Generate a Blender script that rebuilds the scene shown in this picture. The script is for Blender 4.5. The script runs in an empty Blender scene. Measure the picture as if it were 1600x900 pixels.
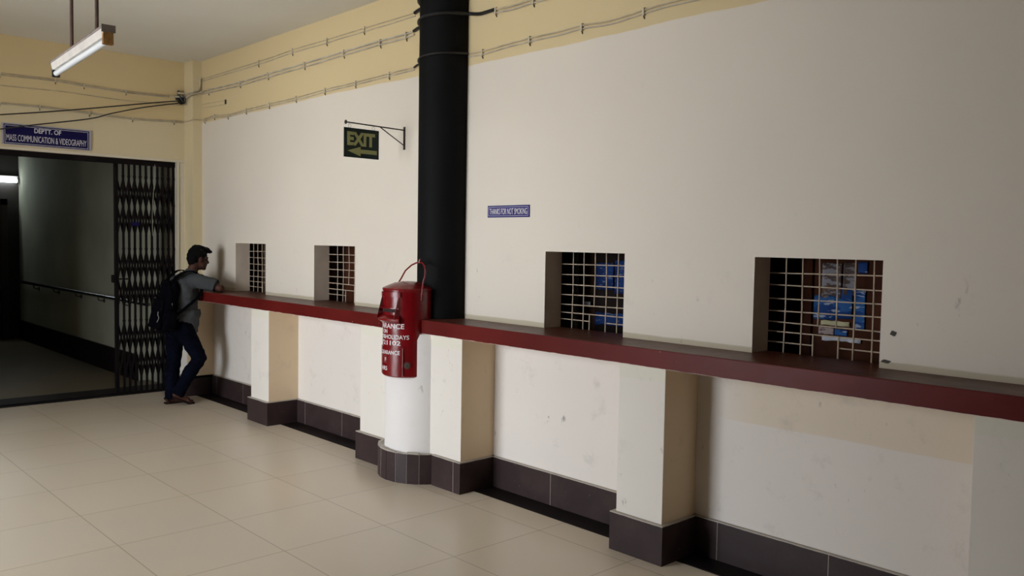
import bpy, bmesh, math, random
from mathutils import Vector, Matrix, noise
from math import sin, cos, pi, radians as R

# ------------------------------------------------------------------ camera, sky, exposure
S = bpy.context.scene
COL = S.collection
cam_d = bpy.data.cameras.new('camera')
cam = bpy.data.objects.new('camera', cam_d)
COL.objects.link(cam)
cr = Vector((0.68373907, 0.72952669, 0.01707884))
cu = Vector((-0.05042096, 0.02388199, 0.99844248))
cb = Vector((0.72798256, -0.68353526, 0.05311249))
cam.matrix_world = Matrix(((cr.x, cu.x, cb.x, 0), (cr.y, cu.y, cb.y, 0), (cr.z, cu.z, cb.z, 1.65), (0, 0, 0, 1)))
cam_d.sensor_width = 36.0
cam_d.lens = 1325.83 / 1600 * 36
cam_d.clip_start = 0.05
S.camera = cam

w = bpy.data.worlds.new('overcast_sky')
S.world = w
w.use_nodes = True
bg = w.node_tree.nodes['Background']
bg.inputs[0].default_value = (0.90, 0.96, 1.04, 1)
bg.inputs[1].default_value = 15.2
S.view_settings.view_transform = 'Standard'
S.view_settings.look = 'None'
S.view_settings.gamma = 1
S.view_settings.use_curve_mapping = False
S.view_settings.exposure = 0.0

OPEN_X0, OPEN_X1, OPEN_Z0, OPEN_Z1, LEFT_Y = -6.75, -3.95, 0.0, 3.05, -1.3


def portal(name, loc, rot, sx, sy):
    ld = bpy.data.lights.new(name, 'AREA')
    ld.shape = 'RECTANGLE'
    ld.size, ld.size_y = sx, sy
    ld.cycles.is_portal = True
    o = bpy.data.objects.new(name, ld)
    COL.objects.link(o)
    o.location = loc
    o.rotation_euler = rot
    return o


portal('daylight_opening_portal', ((OPEN_X0 + OPEN_X1) / 2, LEFT_Y - 2.15, (OPEN_Z0 + OPEN_Z1) / 2), (R(90), 0, 0),
       OPEN_X1 - OPEN_X0, OPEN_Z1 - OPEN_Z0)

# ------------------------------------------------------------------ materials


def nm(name):
    m = bpy.data.materials.new(name)
    m.use_nodes = True
    nt = m.node_tree
    b = nt.nodes['Principled BSDF']
    return m, nt, b


def simple(name, col, rough=0.6, metal=0.0, spec=0.5, bump=0.0, bscale=60, var=0.0, vscale=4.0, emit=None, estr=0):
    m, nt, b = nm(name)
    b.inputs['Base Color'].default_value = (*col, 1)
    b.inputs['Roughness'].default_value = rough
    b.inputs['Metallic'].default_value = metal
    b.inputs['Specular IOR Level'].default_value = spec
    L = nt.links.new
    tc = nt.nodes.new('ShaderNodeTexCoord')
    if var > 0:
        n = nt.nodes.new('ShaderNodeTexNoise')
        n.inputs['Scale'].default_value = vscale
        n.inputs['Detail'].default_value = 6
        L(tc.outputs['Object'], n.inputs['Vector'])
        r = nt.nodes.new('ShaderNodeValToRGB')
        r.color_ramp.elements[0].position = 0.3
        r.color_ramp.elements[1].position = 0.7
        r.color_ramp.elements[0].color = (*[c * (1 - var) for c in col], 1)
        r.color_ramp.elements[1].color = (*[min(1, c * (1 + var)) for c in col], 1)
        L(n.outputs['Fac'], r.inputs[0])
        L(r.outputs[0], b.inputs['Base Color'])
    if bump > 0:
        n2 = nt.nodes.new('ShaderNodeTexNoise')
        n2.inputs['Scale'].default_value = bscale
        n2.inputs['Detail'].default_value = 4
        L(tc.outputs['Object'], n2.inputs['Vector'])
        bp = nt.nodes.new('ShaderNodeBump')
        bp.inputs['Strength'].default_value = bump
        bp.inputs['Distance'].default_value = 0.01
        L(n2.outputs['Fac'], bp.inputs['Height'])
        L(bp.outputs[0], b.inputs['Normal'])
    if emit:
        b.inputs['Emission Color'].default_value = (*emit, 1)
        b.inputs['Emission Strength'].default_value = estr
    return m


class NT:
    """tiny helper for node maths"""

    def __init__(s, nt):
        s.nt = nt
        s.tc = nt.nodes.new('ShaderNodeTexCoord')
        s.sep = nt.nodes.new('ShaderNodeSeparateXYZ')
        s.L(s.tc.outputs['Object'], s.sep.inputs[0])
        s.X, s.Y, s.Z = s.sep.outputs
        s.P = s.tc.outputs['Object']

    def L(s, a, b):
        if isinstance(a, (int, float)):
            b.default_value = a
        elif isinstance(a, tuple):
            b.default_value = (*a, 1) if len(a) == 3 else a
        else:
            s.nt.links.new(a, b)

    def m(s, op, a, b=0.0, c=0.0):
        n = s.nt.nodes.new('ShaderNodeMath')
        n.operation = op
        s.L(a, n.inputs[0])
        s.L(b, n.inputs[1])
        s.L(c, n.inputs[2])
        return n.outputs[0]

    def noise(s, scale, detail=5, vec=None, rough=0.5, stretch=None):
        n = s.nt.nodes.new('ShaderNodeTexNoise')
        n.inputs['Scale'].default_value = scale
        n.inputs['Detail'].default_value = detail
        n.inputs['Roughness'].default_value = rough
        v = vec or s.P
        if stretch:
            mp = s.nt.nodes.new('ShaderNodeMapping')
            mp.inputs['Scale'].default_value = stretch
            s.nt.links.new(v, mp.inputs[0])
            v = mp.outputs[0]
        s.nt.links.new(v, n.inputs['Vector'])
        return n.outputs['Fac']

    def step(s, v, e0, e1):
        n = s.nt.nodes.new('ShaderNodeMapRange')
        n.interpolation_type = 'SMOOTHSTEP'
        s.L(v, n.inputs[0])
        n.inputs[1].default_value = e0
        n.inputs[2].default_value = e1
        n.inputs[3].default_value = 0
        n.inputs[4].default_value = 1
        return n.outputs[0]

    def mix(s, f, a, b):
        n = s.nt.nodes.new('ShaderNodeMix')
        n.data_type = 'RGBA'
        s.L(f, n.inputs[0])
        s.L(a, n.inputs[6])
        s.L(b, n.inputs[7])
        return n.outputs[2]


WHITE = (0.80, 0.725, 0.625)
YELLOW = (0.73, 0.585, 0.335)
PALEY = (0.74, 0.64, 0.43)


def paint(name, base=WHITE, band=None, band_z=2.86, low=None, dirt=0.5, xm=(-99, -98), extra=None):
    m, nt, b = nm(name)
    q = NT(nt)
    col = base
    big = q.noise(1.3, 4)
    col = q.mix(q.m('MULTIPLY', q.step(big, 0.3, 0.75), 0.16), col, tuple(c * 0.82 for c in base))
    if low:   # a second colour above low_z, with an uneven edge; on pillars a separate coat
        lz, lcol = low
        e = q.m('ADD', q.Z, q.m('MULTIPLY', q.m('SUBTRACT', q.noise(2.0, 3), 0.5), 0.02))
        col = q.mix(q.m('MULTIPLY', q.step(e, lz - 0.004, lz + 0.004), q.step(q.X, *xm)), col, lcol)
    if band:
        e = q.m('ADD', q.Z, q.m('MULTIPLY', q.m('SUBTRACT', q.noise(0.9, 4, rough=0.6), 0.5), 0.06))
        col = q.mix(q.step(e, band_z - 0.004, band_z + 0.004), col, band)
    if extra == 'sides':   # beige mixed in on faces that look along x
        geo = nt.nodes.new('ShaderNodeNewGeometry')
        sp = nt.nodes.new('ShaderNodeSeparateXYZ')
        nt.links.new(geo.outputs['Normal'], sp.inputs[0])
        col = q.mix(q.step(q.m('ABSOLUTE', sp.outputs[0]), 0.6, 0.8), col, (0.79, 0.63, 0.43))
    if extra == 'wallfoot':   # bare plaster strip and grime where the wall meets the counter
        e = q.m('ADD', q.Z, q.m('MULTIPLY', q.m('SUBTRACT', q.noise(3.0, 5), 0.5), 0.02))
        s1 = q.m('MULTIPLY', q.m('SUBTRACT', 1.0, q.step(e, 1.142, 1.152)), q.step(q.Z, 1.1, 1.12))
        col = q.mix(q.m('MULTIPLY', s1, 0.75), col, (0.52, 0.45, 0.30))
    # scuffs: dark little marks, denser near hand and bag height
    if dirt > 0:
        sc = q.noise(16, 4, rough=0.65, stretch=(1, 1, 0.5))
        patch = q.noise(2.2, 2)
        hgt = q.m('SUBTRACT', 1.0, q.step(q.Z, 1.3, 1.9))
        k = q.m('MULTIPLY', q.m('MULTIPLY', q.step(sc, 0.64, 0.74), q.step(patch, 0.45, 0.62)), q.m('ADD', q.m('MULTIPLY', hgt, 0.9), 0.04))
        col = q.mix(q.m('MULTIPLY', k, dirt), col, (0.20, 0.185, 0.16))
        sm = q.noise(5.0, 6, rough=0.7)
        k2 = q.m('MULTIPLY', q.m('MULTIPLY', q.step(sm, 0.55, 0.75), hgt), 0.35 * dirt)
        col = q.mix(k2, col, (0.42, 0.39, 0.34))
    nt.links.new(col, b.inputs['Base Color'])
    b.inputs['Roughness'].default_value = 0.62
    b.inputs['Specular IOR Level'].default_value = 0.25
    bp = nt.nodes.new('ShaderNodeBump')
    bp.inputs['Strength'].default_value = 0.25
    bp.inputs['Distance'].default_value = 0.004
    nt.links.new(q.noise(9, 6), bp.inputs['Height'])
    nt.links.new(bp.outputs[0], b.inputs['Normal'])
    return m


M = {}
M['wall'] = paint('cream_wall_paint', WHITE, YELLOW, 2.862, dirt=0.55, extra='wallfoot')
M['lower'] = paint('cream_lower_wall_paint', (0.78, 0.725, 0.665), None, dirt=0.9, low=(0.755, (0.74, 0.645, 0.515)), xm=(-2.56, -2.2))  # beiger above a set height, right bay only, faded in along x
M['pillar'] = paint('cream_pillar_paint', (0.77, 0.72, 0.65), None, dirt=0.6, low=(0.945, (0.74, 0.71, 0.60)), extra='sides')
M['drum'] = paint('white_drum_paint', (0.80, 0.765, 0.735), None, dirt=0.4)
M['far'] = paint('far_wall_paint', PALEY, YELLOW, 2.88, dirt=0.3)  # paler yellow below the band has the light falling there painted in
M['farlow'] = paint('far_wall_white_paint', (0.74, 0.68, 0.55), None, dirt=0.5)
M['yellow'] = paint('yellow_pilaster_paint', (0.74, 0.63, 0.40), None, dirt=0.2)
M['ceiling'] = simple('ceiling_paint', (0.80, 0.775, 0.71), 0.8, var=0.03, vscale=1.0)
M['reveal'] = simple('reveal_paint', (0.70, 0.60, 0.49), 0.7, var=0.10, vscale=6, bump=.2, bscale=20)
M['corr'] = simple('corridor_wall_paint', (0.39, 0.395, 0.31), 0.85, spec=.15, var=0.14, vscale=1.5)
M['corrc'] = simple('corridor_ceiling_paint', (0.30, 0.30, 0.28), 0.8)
M['corrf'] = simple('shade_toned_corridor_floor', (0.20, 0.16, 0.10), 0.45, spec=.3, var=.08, vscale=2)  # same tile as the hall, corridor's weak light put into its darker colour
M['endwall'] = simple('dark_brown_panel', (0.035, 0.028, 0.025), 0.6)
M['plainwall'] = simple('plain_wall_paint', (0.26, 0.175, 0.08), 0.8)
M['leftwall'] = simple('dull_ochre_wall_paint', (0.20, 0.13, 0.055), 0.85)
M['outside'] = simple('pale_paving', (0.55, 0.53, 0.48), 0.9)


def counter_mat():
    m, nt, b = nm('red_oxide_painted_cement')
    q = NT(nt)
    geo = nt.nodes.new('ShaderNodeNewGeometry')
    sp = nt.nodes.new('ShaderNodeSeparateXYZ')
    nt.links.new(geo.outputs['Normal'], sp.inputs[0])
    up = q.step(sp.outputs[2], 0.5, 0.8)
    base = q.mix(q.step(q.noise(2.5, 6), 0.35, 0.7), (0.100, 0.0085, 0.007), (0.125, 0.0115, 0.0095))
    base = q.mix(q.m('MULTIPLY', q.step(q.noise(7, 6, rough=.7), 0.55, 0.75), 0.30), base, (0.13, 0.022, 0.024))
    top = q.mix(q.step(q.noise(3.5, 6, stretch=(0.4, 1, 1)), 0.3, 0.7), (0.070, 0.018, 0.010), (0.10, 0.033, 0.019))
    col = q.mix(up, base, top)
    # white chips
    chip = q.step(q.noise(38, 2, stretch=(1, 1, 0.6)), 0.775, 0.79)
    col = q.mix(q.m('MULTIPLY', chip, q.m('SUBTRACT', 1.0, up)), col, (0.75, 0.65, 0.6))
    # pale paint line spilled on the underside edge
    e = q.m('ADD', q.Z, q.m('MULTIPLY', q.m('SUBTRACT', q.noise(14, 4), 0.5), 0.008))
    nt.links.new(q.mix(q.m('SUBTRACT', 1.0, q.step(e, 1.0235, 1.0255)), col, (0.80, 0.66, 0.60)), b.inputs['Base Color'])
    rg = q.m('ADD', q.m('MULTIPLY', q.noise(12, 5), 0.15), 0.30)
    nt.links.new(rg, b.inputs['Roughness'])
    b.inputs['Specular IOR Level'].default_value = 0.16
    return m


M['counter'] = counter_mat()


def floor_mat():
    m, nt, b = nm('polished_floor_tiles')
    q = NT(nt)

    def line(v, off, pitch, wd):
        t = q.m('ABSOLUTE', q.m('SUBTRACT', q.m('FRACT', q.m('DIVIDE', q.m('SUBTRACT', v, off), pitch)), 0.5))
        return q.step(t, 0.5 - wd / pitch, 0.5 - 0.35 * wd / pitch)
    # offset row joints: short joints shift a little from row to row
    lx = line(q.X, -4.025 - 0.645 / 2 * 0, 0.645, 0.004)
    ly = line(q.Y, 1.53, 0.63, 0.004)
    g = q.m('MAXIMUM', lx, ly)
    # per-tile tone
    cx = q.m('FLOOR', q.m('DIVIDE', q.m('ADD', q.X, 4.025), 0.645))
    cy = q.m('FLOOR', q.m('DIVIDE', q.m('SUBTRACT', q.Y, 1.53), 0.63))
    cmb = nt.nodes.new('ShaderNodeCombineXYZ')
    nt.links.new(cx, cmb.inputs[0])
    nt.links.new(cy, cmb.inputs[1])
    wn = nt.nodes.new('ShaderNodeTexWhiteNoise')
    nt.links.new(cmb.outputs[0], wn.inputs['Vector'])
    col = q.mix(wn.outputs['Value'], (0.70, 0.605, 0.475), (0.73, 0.64, 0.51))
    col = q.mix(q.m('MULTIPLY', q.step(q.noise(1.2, 5), 0.35, 0.7), 0.18), col, (0.64, 0.56, 0.45))
    col = q.mix(q.m('MULTIPLY', q.step(q.noise(0.7, 2), 0.4, 0.65), 0.35), col, (0.66, 0.60, 0.51))
    col = q.mix(q.m('MULTIPLY', q.step(q.noise(26, 2, rough=.4), 0.80, 0.82), 0.5), col, (0.30, 0.23, 0.16))
    col = q.mix(q.m('MULTIPLY', g, 0.6), col, (0.24, 0.18, 0.11))
    nt.links.new(col, b.inputs['Base Color'])
    nt.links.new(q.m('ADD', q.m('MULTIPLY', q.noise(1.5, 2), 0.10), 0.25), b.inputs['Roughness'])
    b.inputs['Specular IOR Level'].default_value = 0.35
    return m


M['floor'] = floor_mat()


def tile_mat(name, col, pitch=0.61, off=0.0, axis='X', top=0.21, grout=(0.45, 0.40, 0.36)):
    m, nt, b = nm(name)
    q = NT(nt)
    v = q.X if axis == 'X' else q.Y
    t = q.m('ABSOLUTE', q.m('SUBTRACT', q.m('FRACT', q.m('DIVIDE', q.m('SUBTRACT', v, off), pitch)), 0.5))
    g = q.m('MULTIPLY', q.step(t, 0.5 - 0.003 / pitch, 0.5 - 0.001 / pitch), 0.6)
    c = q.mix(q.step(q.noise(5, 6, rough=.65), 0.35, 0.75), col, tuple(x * 1.5 for x in col))
    c = q.mix(q.m('MULTIPLY', q.step(q.noise(22, 5, rough=.7), 0.68, 0.74), 0.35), c, (0.45, 0.42, 0.40))
    c = q.mix(g, c, grout)
    e = q.m('ADD', q.Z, q.m('MULTIPLY', q.m('SUBTRACT', q.noise(16, 3), 0.5), 0.006))
    c = q.mix(q.m('MULTIPLY', q.step(e, top - 0.007, top - 0.005), 0.8), c, (0.50, 0.45, 0.38))
    nt.links.new(c, b.inputs['Base Color'])
    b.inputs['Roughness'].default_value = 0.42
    b.inputs['Specular IOR Level'].default_value = 0.2
    return m


M['tile'] = tile_mat('dark_brown_skirting_tile', (0.034, 0.0215, 0.0215))
M['tiledk'] = simple('dark_floor_strip_tile', (0.010, 0.0065, 0.0065), 0.5, spec=.15, var=0.3, vscale=8)
M['cement'] = simple('white_cement_joint', (0.52, 0.50, 0.47), 0.8)
M['black'] = simple('black_column_paint', (0.0045, 0.0045, 0.005), 0.7, spec=0.12, bump=.3, bscale=7)
M['blackwire'] = simple('black_insulation', (0.008, 0.008, 0.009), 0.4)
M['red'] = simple('letterbox_red_paint', (0.175, 0.003, 0.006), 0.24, spec=0.5, var=0.18, vscale=9, bump=.25, bscale=14)
M['reddk'] = simple('letterbox_inner_red_paint', (0.14, 0.006, 0.008), 0.5, var=0.15, vscale=9)
M['steel'] = simple('worn_steel', (0.33, 0.33, 0.32), 0.35, metal=1.0, var=.2, vscale=60)
M['darkmetal'] = simple('brown_iron', (0.035, 0.025, 0.02), 0.5, metal=0.3, var=.3, vscale=40)
M['gate'] = simple('dark_gate_paint', (0.006, 0.0035, 0.004), 0.8, spec=.2)
M['rail'] = simple('polished_rail_metal', (0.40, 0.42, 0.45), 0.22, metal=1.0)
M['grille'] = simple('cream_painted_bar', (0.52, 0.42, 0.31), 0.5, var=.2, vscale=25)
M['textwhite'] = simple('white_lettering', (0.74, 0.70, 0.72), 0.5)
M['textsign'] = simple('pale_lettering', (0.66, 0.66, 0.74), 0.5)
M['green'] = simple('dark_green_sign', (0.004, 0.018, 0.014), 0.45)
M['olive'] = simple('pale_olive_lettering', (0.46, 0.47, 0.20), 0.55, var=.08, vscale=30)
M['blue'] = simple('navy_enamel', (0.007, 0.005, 0.065), 0.5, spec=.15)
M['blue2'] = simple('violet_blue_enamel', (0.025, 0.018, 0.16), 0.5, spec=.2)
M['silver'] = simple('pale_sign_border', (0.42, 0.42, 0.50), 0.5)
M['cable'] = simple('painted_over_cable', (0.56, 0.46, 0.31), 0.7, var=.2, vscale=12)
M['cablew'] = simple('grey_cable', (0.52, 0.46, 0.37), 0.7, var=.25, vscale=12)
M['clip'] = simple('dirty_cable_clip', (0.64, 0.57, 0.43), 0.7, var=.25, vscale=90)
M['nail'] = simple('dark_nail', (0.04, 0.03, 0.025), 0.5)
M['tube'] = simple('unlit_fluorescent_glass', (0.82, 0.85, 0.88), 0.12, spec=.6)
M['fixture'] = simple('aged_fixture_enamel', (0.62, 0.58, 0.54), 0.45, var=.1, vscale=12)
M['fixtop'] = simple('dusty_fixture_back', (0.24, 0.20, 0.18), 0.7, var=.2, vscale=20)
M['rust'] = simple('rusty_end_cap', (0.36, 0.19, 0.055), 0.7, var=.3, vscale=50)
M['rod'] = simple('brown_painted_rod', (0.085, 0.045, 0.032), 0.5, var=.3, vscale=30)
M['litglass'] = simple('lit_fluorescent_glass', (1, 1, 1), .3, emit=(0.86, 0.97, 1.0), estr=14.0)
M['skin'] = simple('brown_skin', (0.075, 0.030, 0.020), 0.6, spec=.25, var=.08, vscale=30)
M['hair'] = simple('black_hair', (0.004, 0.0035, 0.0035), 0.8, spec=.12, bump=.9, bscale=160)
M['shirt'] = simple('grey_shirt_cloth', (0.062, 0.066, 0.070), 0.9, spec=.1, var=.07, vscale=12, bump=.3, bscale=220)
M['shirtdk'] = simple('grey_collar_cloth', (0.066, 0.070, 0.074), 0.9, spec=.1, bump=.3, bscale=220)
M['jeans'] = simple('dark_blue_denim', (0.0022, 0.003, 0.0085), 0.9, spec=.06, var=.45, vscale=7, bump=.4, bscale=260)
M['bag'] = simple('black_nylon', (0.002, 0.002, 0.004), 0.85, spec=.04, var=.2, vscale=20, bump=.4, bscale=120)
M['bagstrap'] = simple('black_webbing', (0.002, 0.002, 0.003), 0.9, spec=.04)
M['sandal'] = simple('dark_brown_sandal', (0.022, 0.010, 0.008), 0.6, spec=.2)
M['eye'] = simple('dark_eye', (0.02, 0.015, 0.012), 0.2)
M['wood'] = simple('dark_reddish_wood', (0.06, 0.020, 0.010), 0.8, spec=.1, var=.35, vscale=6)
M['wood2'] = simple('brown_wood', (0.055, 0.026, 0.015), 0.8, spec=.1, var=.3, vscale=8)
M['wood3'] = simple('grey_brown_wood', (0.17, 0.11, 0.08), 0.8, spec=.1, var=.3, vscale=8)
M['wood4'] = simple('reddish_wood', (0.065, 0.020, 0.009), 0.8, spec=.1, var=.3, vscale=6)
M['curtain'] = simple('grey_brown_cloth', (0.42, 0.34, 0.28), 0.9, spec=.1, var=.2, vscale=5)
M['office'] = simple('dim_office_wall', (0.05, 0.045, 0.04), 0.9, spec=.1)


def poster_mat(name, c1, c2, c3, sc):
    """printed notice: blocks of three inks laid in bands with torn, faded patches"""
    m, nt, b = nm(name)
    q = NT(nt)
    a = q.noise(sc, 4, stretch=(0.6, 1, 2.4), rough=.7)
    c = q.mix(q.step(a, 0.48, 0.52), c1, c2)
    c = q.mix(q.step(q.noise(sc * 2.1, 3, stretch=(0.7, 1, 3)), 0.60, 0.63), c, c3)
    nt.links.new(c, b.inputs['Base Color'])
    b.inputs['Roughness'].default_value = 0.7
    b.inputs['Specular IOR Level'].default_value = 0.15
    return m


M['posterblue'] = poster_mat('blue_printed_paper', (0.012, 0.05, 0.20), (0.025, 0.11, 0.32), (0.34, 0.40, 0.50), 7)
M['posterdk'] = poster_mat('dark_blue_printed_paper', (0.006, 0.02, 0.09), (0.008, 0.035, 0.15), (0.10, 0.13, 0.22), 9)
M['paperworn'] = poster_mat('torn_grey_paper', (0.10, 0.07, 0.065), (0.27, 0.26, 0.28), (0.13, 0.07, 0.05), 14)
M['paperyellow'] = simple('pale_yellow_paper', (0.50, 0.47, 0.28), 0.7, var=.1, vscale=20)
M['paper'] = simple('white_paper', (0.52, 0.54, 0.60), 0.7, var=.15, vscale=14)
M['paperpink'] = poster_mat('pinkish_paper', (0.36, 0.27, 0.27), (0.42, 0.34, 0.33), (0.20, 0.13, 0.13), 12)

# ------------------------------------------------------------------ geometry helpers


def link(name, me, mat, parent=None, smooth=False):
    o = bpy.data.objects.new(name, me)
    COL.objects.link(o)
    if mat is not None:
        me.materials.clear()
        me.materials.append(M[mat] if isinstance(mat, str) else mat)
    if parent:
        o.parent = parent
        o.matrix_parent_inverse = Matrix.Translation(parent.location).inverted()
    if smooth:
        for p in me.polygons:
            p.use_smooth = True
        if smooth == 'auto':
            me.set_sharp_from_angle(angle=R(35))
    return o


def empty(name, loc, label, cat, group=None):
    o = bpy.data.objects.new(name, None)
    o.empty_display_size = 0.1
    COL.objects.link(o)
    o.location = loc
    return tag(o, label, cat, group)


def tag(o, label, cat, group=None):
    o['label'] = label
    o['category'] = cat
    if group:
        o['group'] = group
    return o


def struct(o):
    o['kind'] = 'structure'
    return o


class MB:
    def __init__(s):
        s.bm = bmesh.new()

    def quad(s, *pts):
        vs = [s.bm.verts.new(p) for p in pts]
        s.bm.faces.new(vs)

    def box(s, x0, x1, y0, y1, z0, z1, bev=0.0, mat=None):
        g = bmesh.ops.create_cube(s.bm, size=1.0)
        vs = g['verts']
        for v in vs:
            v.co = Vector((x0 + (v.co.x + .5) * (x1 - x0), y0 + (v.co.y + .5) * (y1 - y0), z0 + (v.co.z + .5) * (z1 - z0)))
            if mat:
                v.co = mat @ v.co
        if bev > 0:
            es = list({e for v in vs for e in v.link_edges})
            bmesh.ops.bevel(s.bm, geom=es, offset=bev, segments=2, affect='EDGES', profile=.6)
        return s

    def tube(s, pts, r, n=10, caps=True, closed=False):
        pts = [Vector(p) for p in pts]
        rs = r if isinstance(r, (list, tuple)) else [r] * len(pts)
        rings = []
        prev = None
        N = len(pts)
        for i, p in enumerate(pts):
            if closed:
                t = pts[(i + 1) % N] - pts[i - 1]
            elif i == 0:
                t = pts[1] - pts[0]
            elif i == N - 1:
                t = pts[-1] - pts[-2]
            else:
                t = (pts[i + 1] - p).normalized() + (p - pts[i - 1]).normalized()
            if t.length < 1e-9:
                t = Vector((0, 0, 1))
            t.normalize()
            if prev is None:
                a = Vector((0, 0, 1)) if abs(t.z) < .9 else Vector((1, 0, 0))
                u = t.cross(a).normalized()
            else:
                u = (prev - t * prev.dot(t)).normalized()
            prev = u
            v = t.cross(u)
            rings.append([s.bm.verts.new(p + (u * cos(2 * pi * k / n) + v * sin(2 * pi * k / n)) * rs[i]) for k in range(n)])
        m = N if closed else N - 1
        for i in range(m):
            a, b = rings[i], rings[(i + 1) % N]
            for k in range(n):
                s.bm.faces.new((a[k], a[(k + 1) % n], b[(k + 1) % n], b[k]))
        if caps and not closed:
            s.bm.faces.new(rings[0][::-1])
            s.bm.faces.new(rings[-1])
        return s

    def lathe(s, prof, c, n=48, a0=0.0, a1=2 * pi):
        full = abs(a1 - a0 - 2 * pi) < 1e-6
        cols = n if full else n + 1
        rings = []
        for r, z in prof:
            if r < 1e-6:
                rings.append([s.bm.verts.new((c[0], c[1], z))])
            else:
                rings.append([s.bm.verts.new((c[0] + r * cos(a0 + (a1 - a0) * k / n), c[1] + r * sin(a0 + (a1 - a0) * k / n), z)) for k in range(cols)])
        for a, b in zip(rings, rings[1:]):
            for k in range(n):
                k2 = (k + 1) % cols
                if len(a) == 1 and len(b) == 1:
                    continue
                if len(a) == 1:
                    s.bm.faces.new((a[0], b[k], b[k2]))
                elif len(b) == 1:
                    s.bm.faces.new((a[k], b[0], a[k2]))
                else:
                    s.bm.faces.new((a[k], b[k], b[k2], a[k2]))
        return s

    def prism(s, poly, z0, z1):
        lo = [s.bm.verts.new((x, y, z0)) for x, y in poly]
        hi = [s.bm.verts.new((x, y, z1)) for x, y in poly]
        s.bm.faces.new(lo[::-1])
        s.bm.faces.new(hi)
        n = len(poly)
        for i in range(n):
            s.bm.faces.new((lo[i], lo[(i + 1) % n], hi[(i + 1) % n], hi[i]))
        return s

    def slab(s, pts, off):
        """polygon pts (3-D, planar) thickened by vector off"""
        a = [s.bm.verts.new(p) for p in pts]
        b = [s.bm.verts.new(Vector(p) + Vector(off)) for p in pts]
        s.bm.faces.new(a[::-1])
        s.bm.faces.new(b)
        n = len(a)
        for i in range(n):
            s.bm.faces.new((a[i], a[(i + 1) % n], b[(i + 1) % n], b[i]))
        return s

    def build(s, name, mat, parent=None, smooth=False, recalc=True):
        if recalc:
            bmesh.ops.recalc_face_normals(s.bm, faces=s.bm.faces)
        me = bpy.data.meshes.new(name)
        s.bm.to_mesh(me)
        s.bm.free()
        return link(name, me, mat, parent, smooth)


def text_mesh(body, size, width, depth=0.002, bold=0.0, space=1.0):
    """flat lettering as a mesh in the XY plane, centred, fitted to width"""
    cu_ = bpy.data.curves.new('lettering', 'FONT')
    cu_.body = body
    cu_.size = size
    cu_.align_x = 'CENTER'
    cu_.align_y = 'CENTER'
    cu_.offset = bold
    cu_.extrude = depth / 2
    cu_.space_character = space
    cu_.resolution_u = 4
    o = bpy.data.objects.new('lettering', cu_)
    COL.objects.link(o)
    dg = bpy.context.evaluated_depsgraph_get()
    dg.update()
    me = bpy.data.meshes.new_from_object(o.evaluated_get(dg))
    bpy.data.objects.remove(o)
    xs = [v.co.x for v in me.vertices]
    ys = [v.co.y for v in me.vertices]
    cx, cy = (min(xs) + max(xs)) / 2, (min(ys) + max(ys)) / 2
    f = width / (max(xs) - min(xs)) if width else 1
    h = size * 0.72 / (max(ys) - min(ys)) if False else 1
    for v in me.vertices:
        v.co.x = (v.co.x - cx) * f
        v.co.y = (v.co.y - cy)
    return me


def text_flat(body, height, width, origin, xdir, parent, mat, bold=0.0, depth=0.003, name='lettering'):
    me = text_mesh(body, height / 0.7, width, depth, bold)
    ys = [v.co.y for v in me.vertices]
    f = height / (max(ys) - min(ys))
    xd = Vector(xdir)
    zd = Vector((0, 0, 1))
    nd = xd.cross(zd)
    for v in me.vertices:
        c = v.co.copy()
        v.co = Vector(origin) + xd * c.x + zd * (c.y * f) + nd * c.z
    return link(name, me, mat, parent)


# ------------------------------------------------------------------ setting
WX0, WX1 = -9.12, 3.2
CEIL = 3.51
HOLES = [(-8.10, -7.465), (-6.57, -5.92), (-3.745, -3.108), (-2.272, -1.63)]
HZ0, HZ1 = 1.117, 1.60
YW, YB, YL = 3.80, 3.95, 3.82

# floor
MB().box(WX0, WX1, LEFT_Y, YL + .1, -0.1, 0).build('floor', 'floor')
struct(bpy.data.objects['floor'])
struct(MB().box(-15.3, WX0, 0.05, 3.8, -0.1, -0.001).build('floor', 'corrf'))
# ceiling
struct(MB().box(WX0 - .3, WX1, LEFT_Y - .2, 4.0, CEIL, CEIL + .12).build('ceiling', 'ceiling'))

# right wall (upper, with the four counter openings; lower, set back beneath the counter)
mb = MB()
xs = [WX0 - .1] + [v for h in HOLES for v in h] + [WX1]
for i in range(len(xs) - 1):
    hole = i % 2 == 1
    spans = [(HZ1, CEIL)] if hole else [(1.118, HZ1), (HZ1, CEIL)]
    for z0, z1 in spans:
        mb.quad((xs[i], YW, z0), (xs[i + 1], YW, z0), (xs[i + 1], YW, z1), (xs[i], YW, z1))
        mb.quad((xs[i], YB, z0), (xs[i], YB, z1), (xs[i + 1], YB, z1), (xs[i + 1], YB, z0))
bmesh.ops.remove_doubles(mb.bm, verts=mb.bm.verts, dist=1e-4)
struct(mb.build('wall_right', 'wall', recalc=False))
rv = MB()
for a, b in HOLES:
    rv.quad((a, YW, HZ0), (a, YW, HZ1), (a, YB, HZ1), (a, YB, HZ0))
    rv.quad((b, YW, HZ0), (b, YB, HZ0), (b, YB, HZ1), (b, YW, HZ1))
    rv.quad((a, YW, HZ1), (b, YW, HZ1), (b, YB, HZ1), (a, YB, HZ1))
o = rv.build('reveal', 'reveal', bpy.data.objects['wall_right'], recalc=False)
struct(MB().box(WX0 - .1, WX1, YL, YB, 0, 1.022).build('wall_right', 'lower'))

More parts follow.
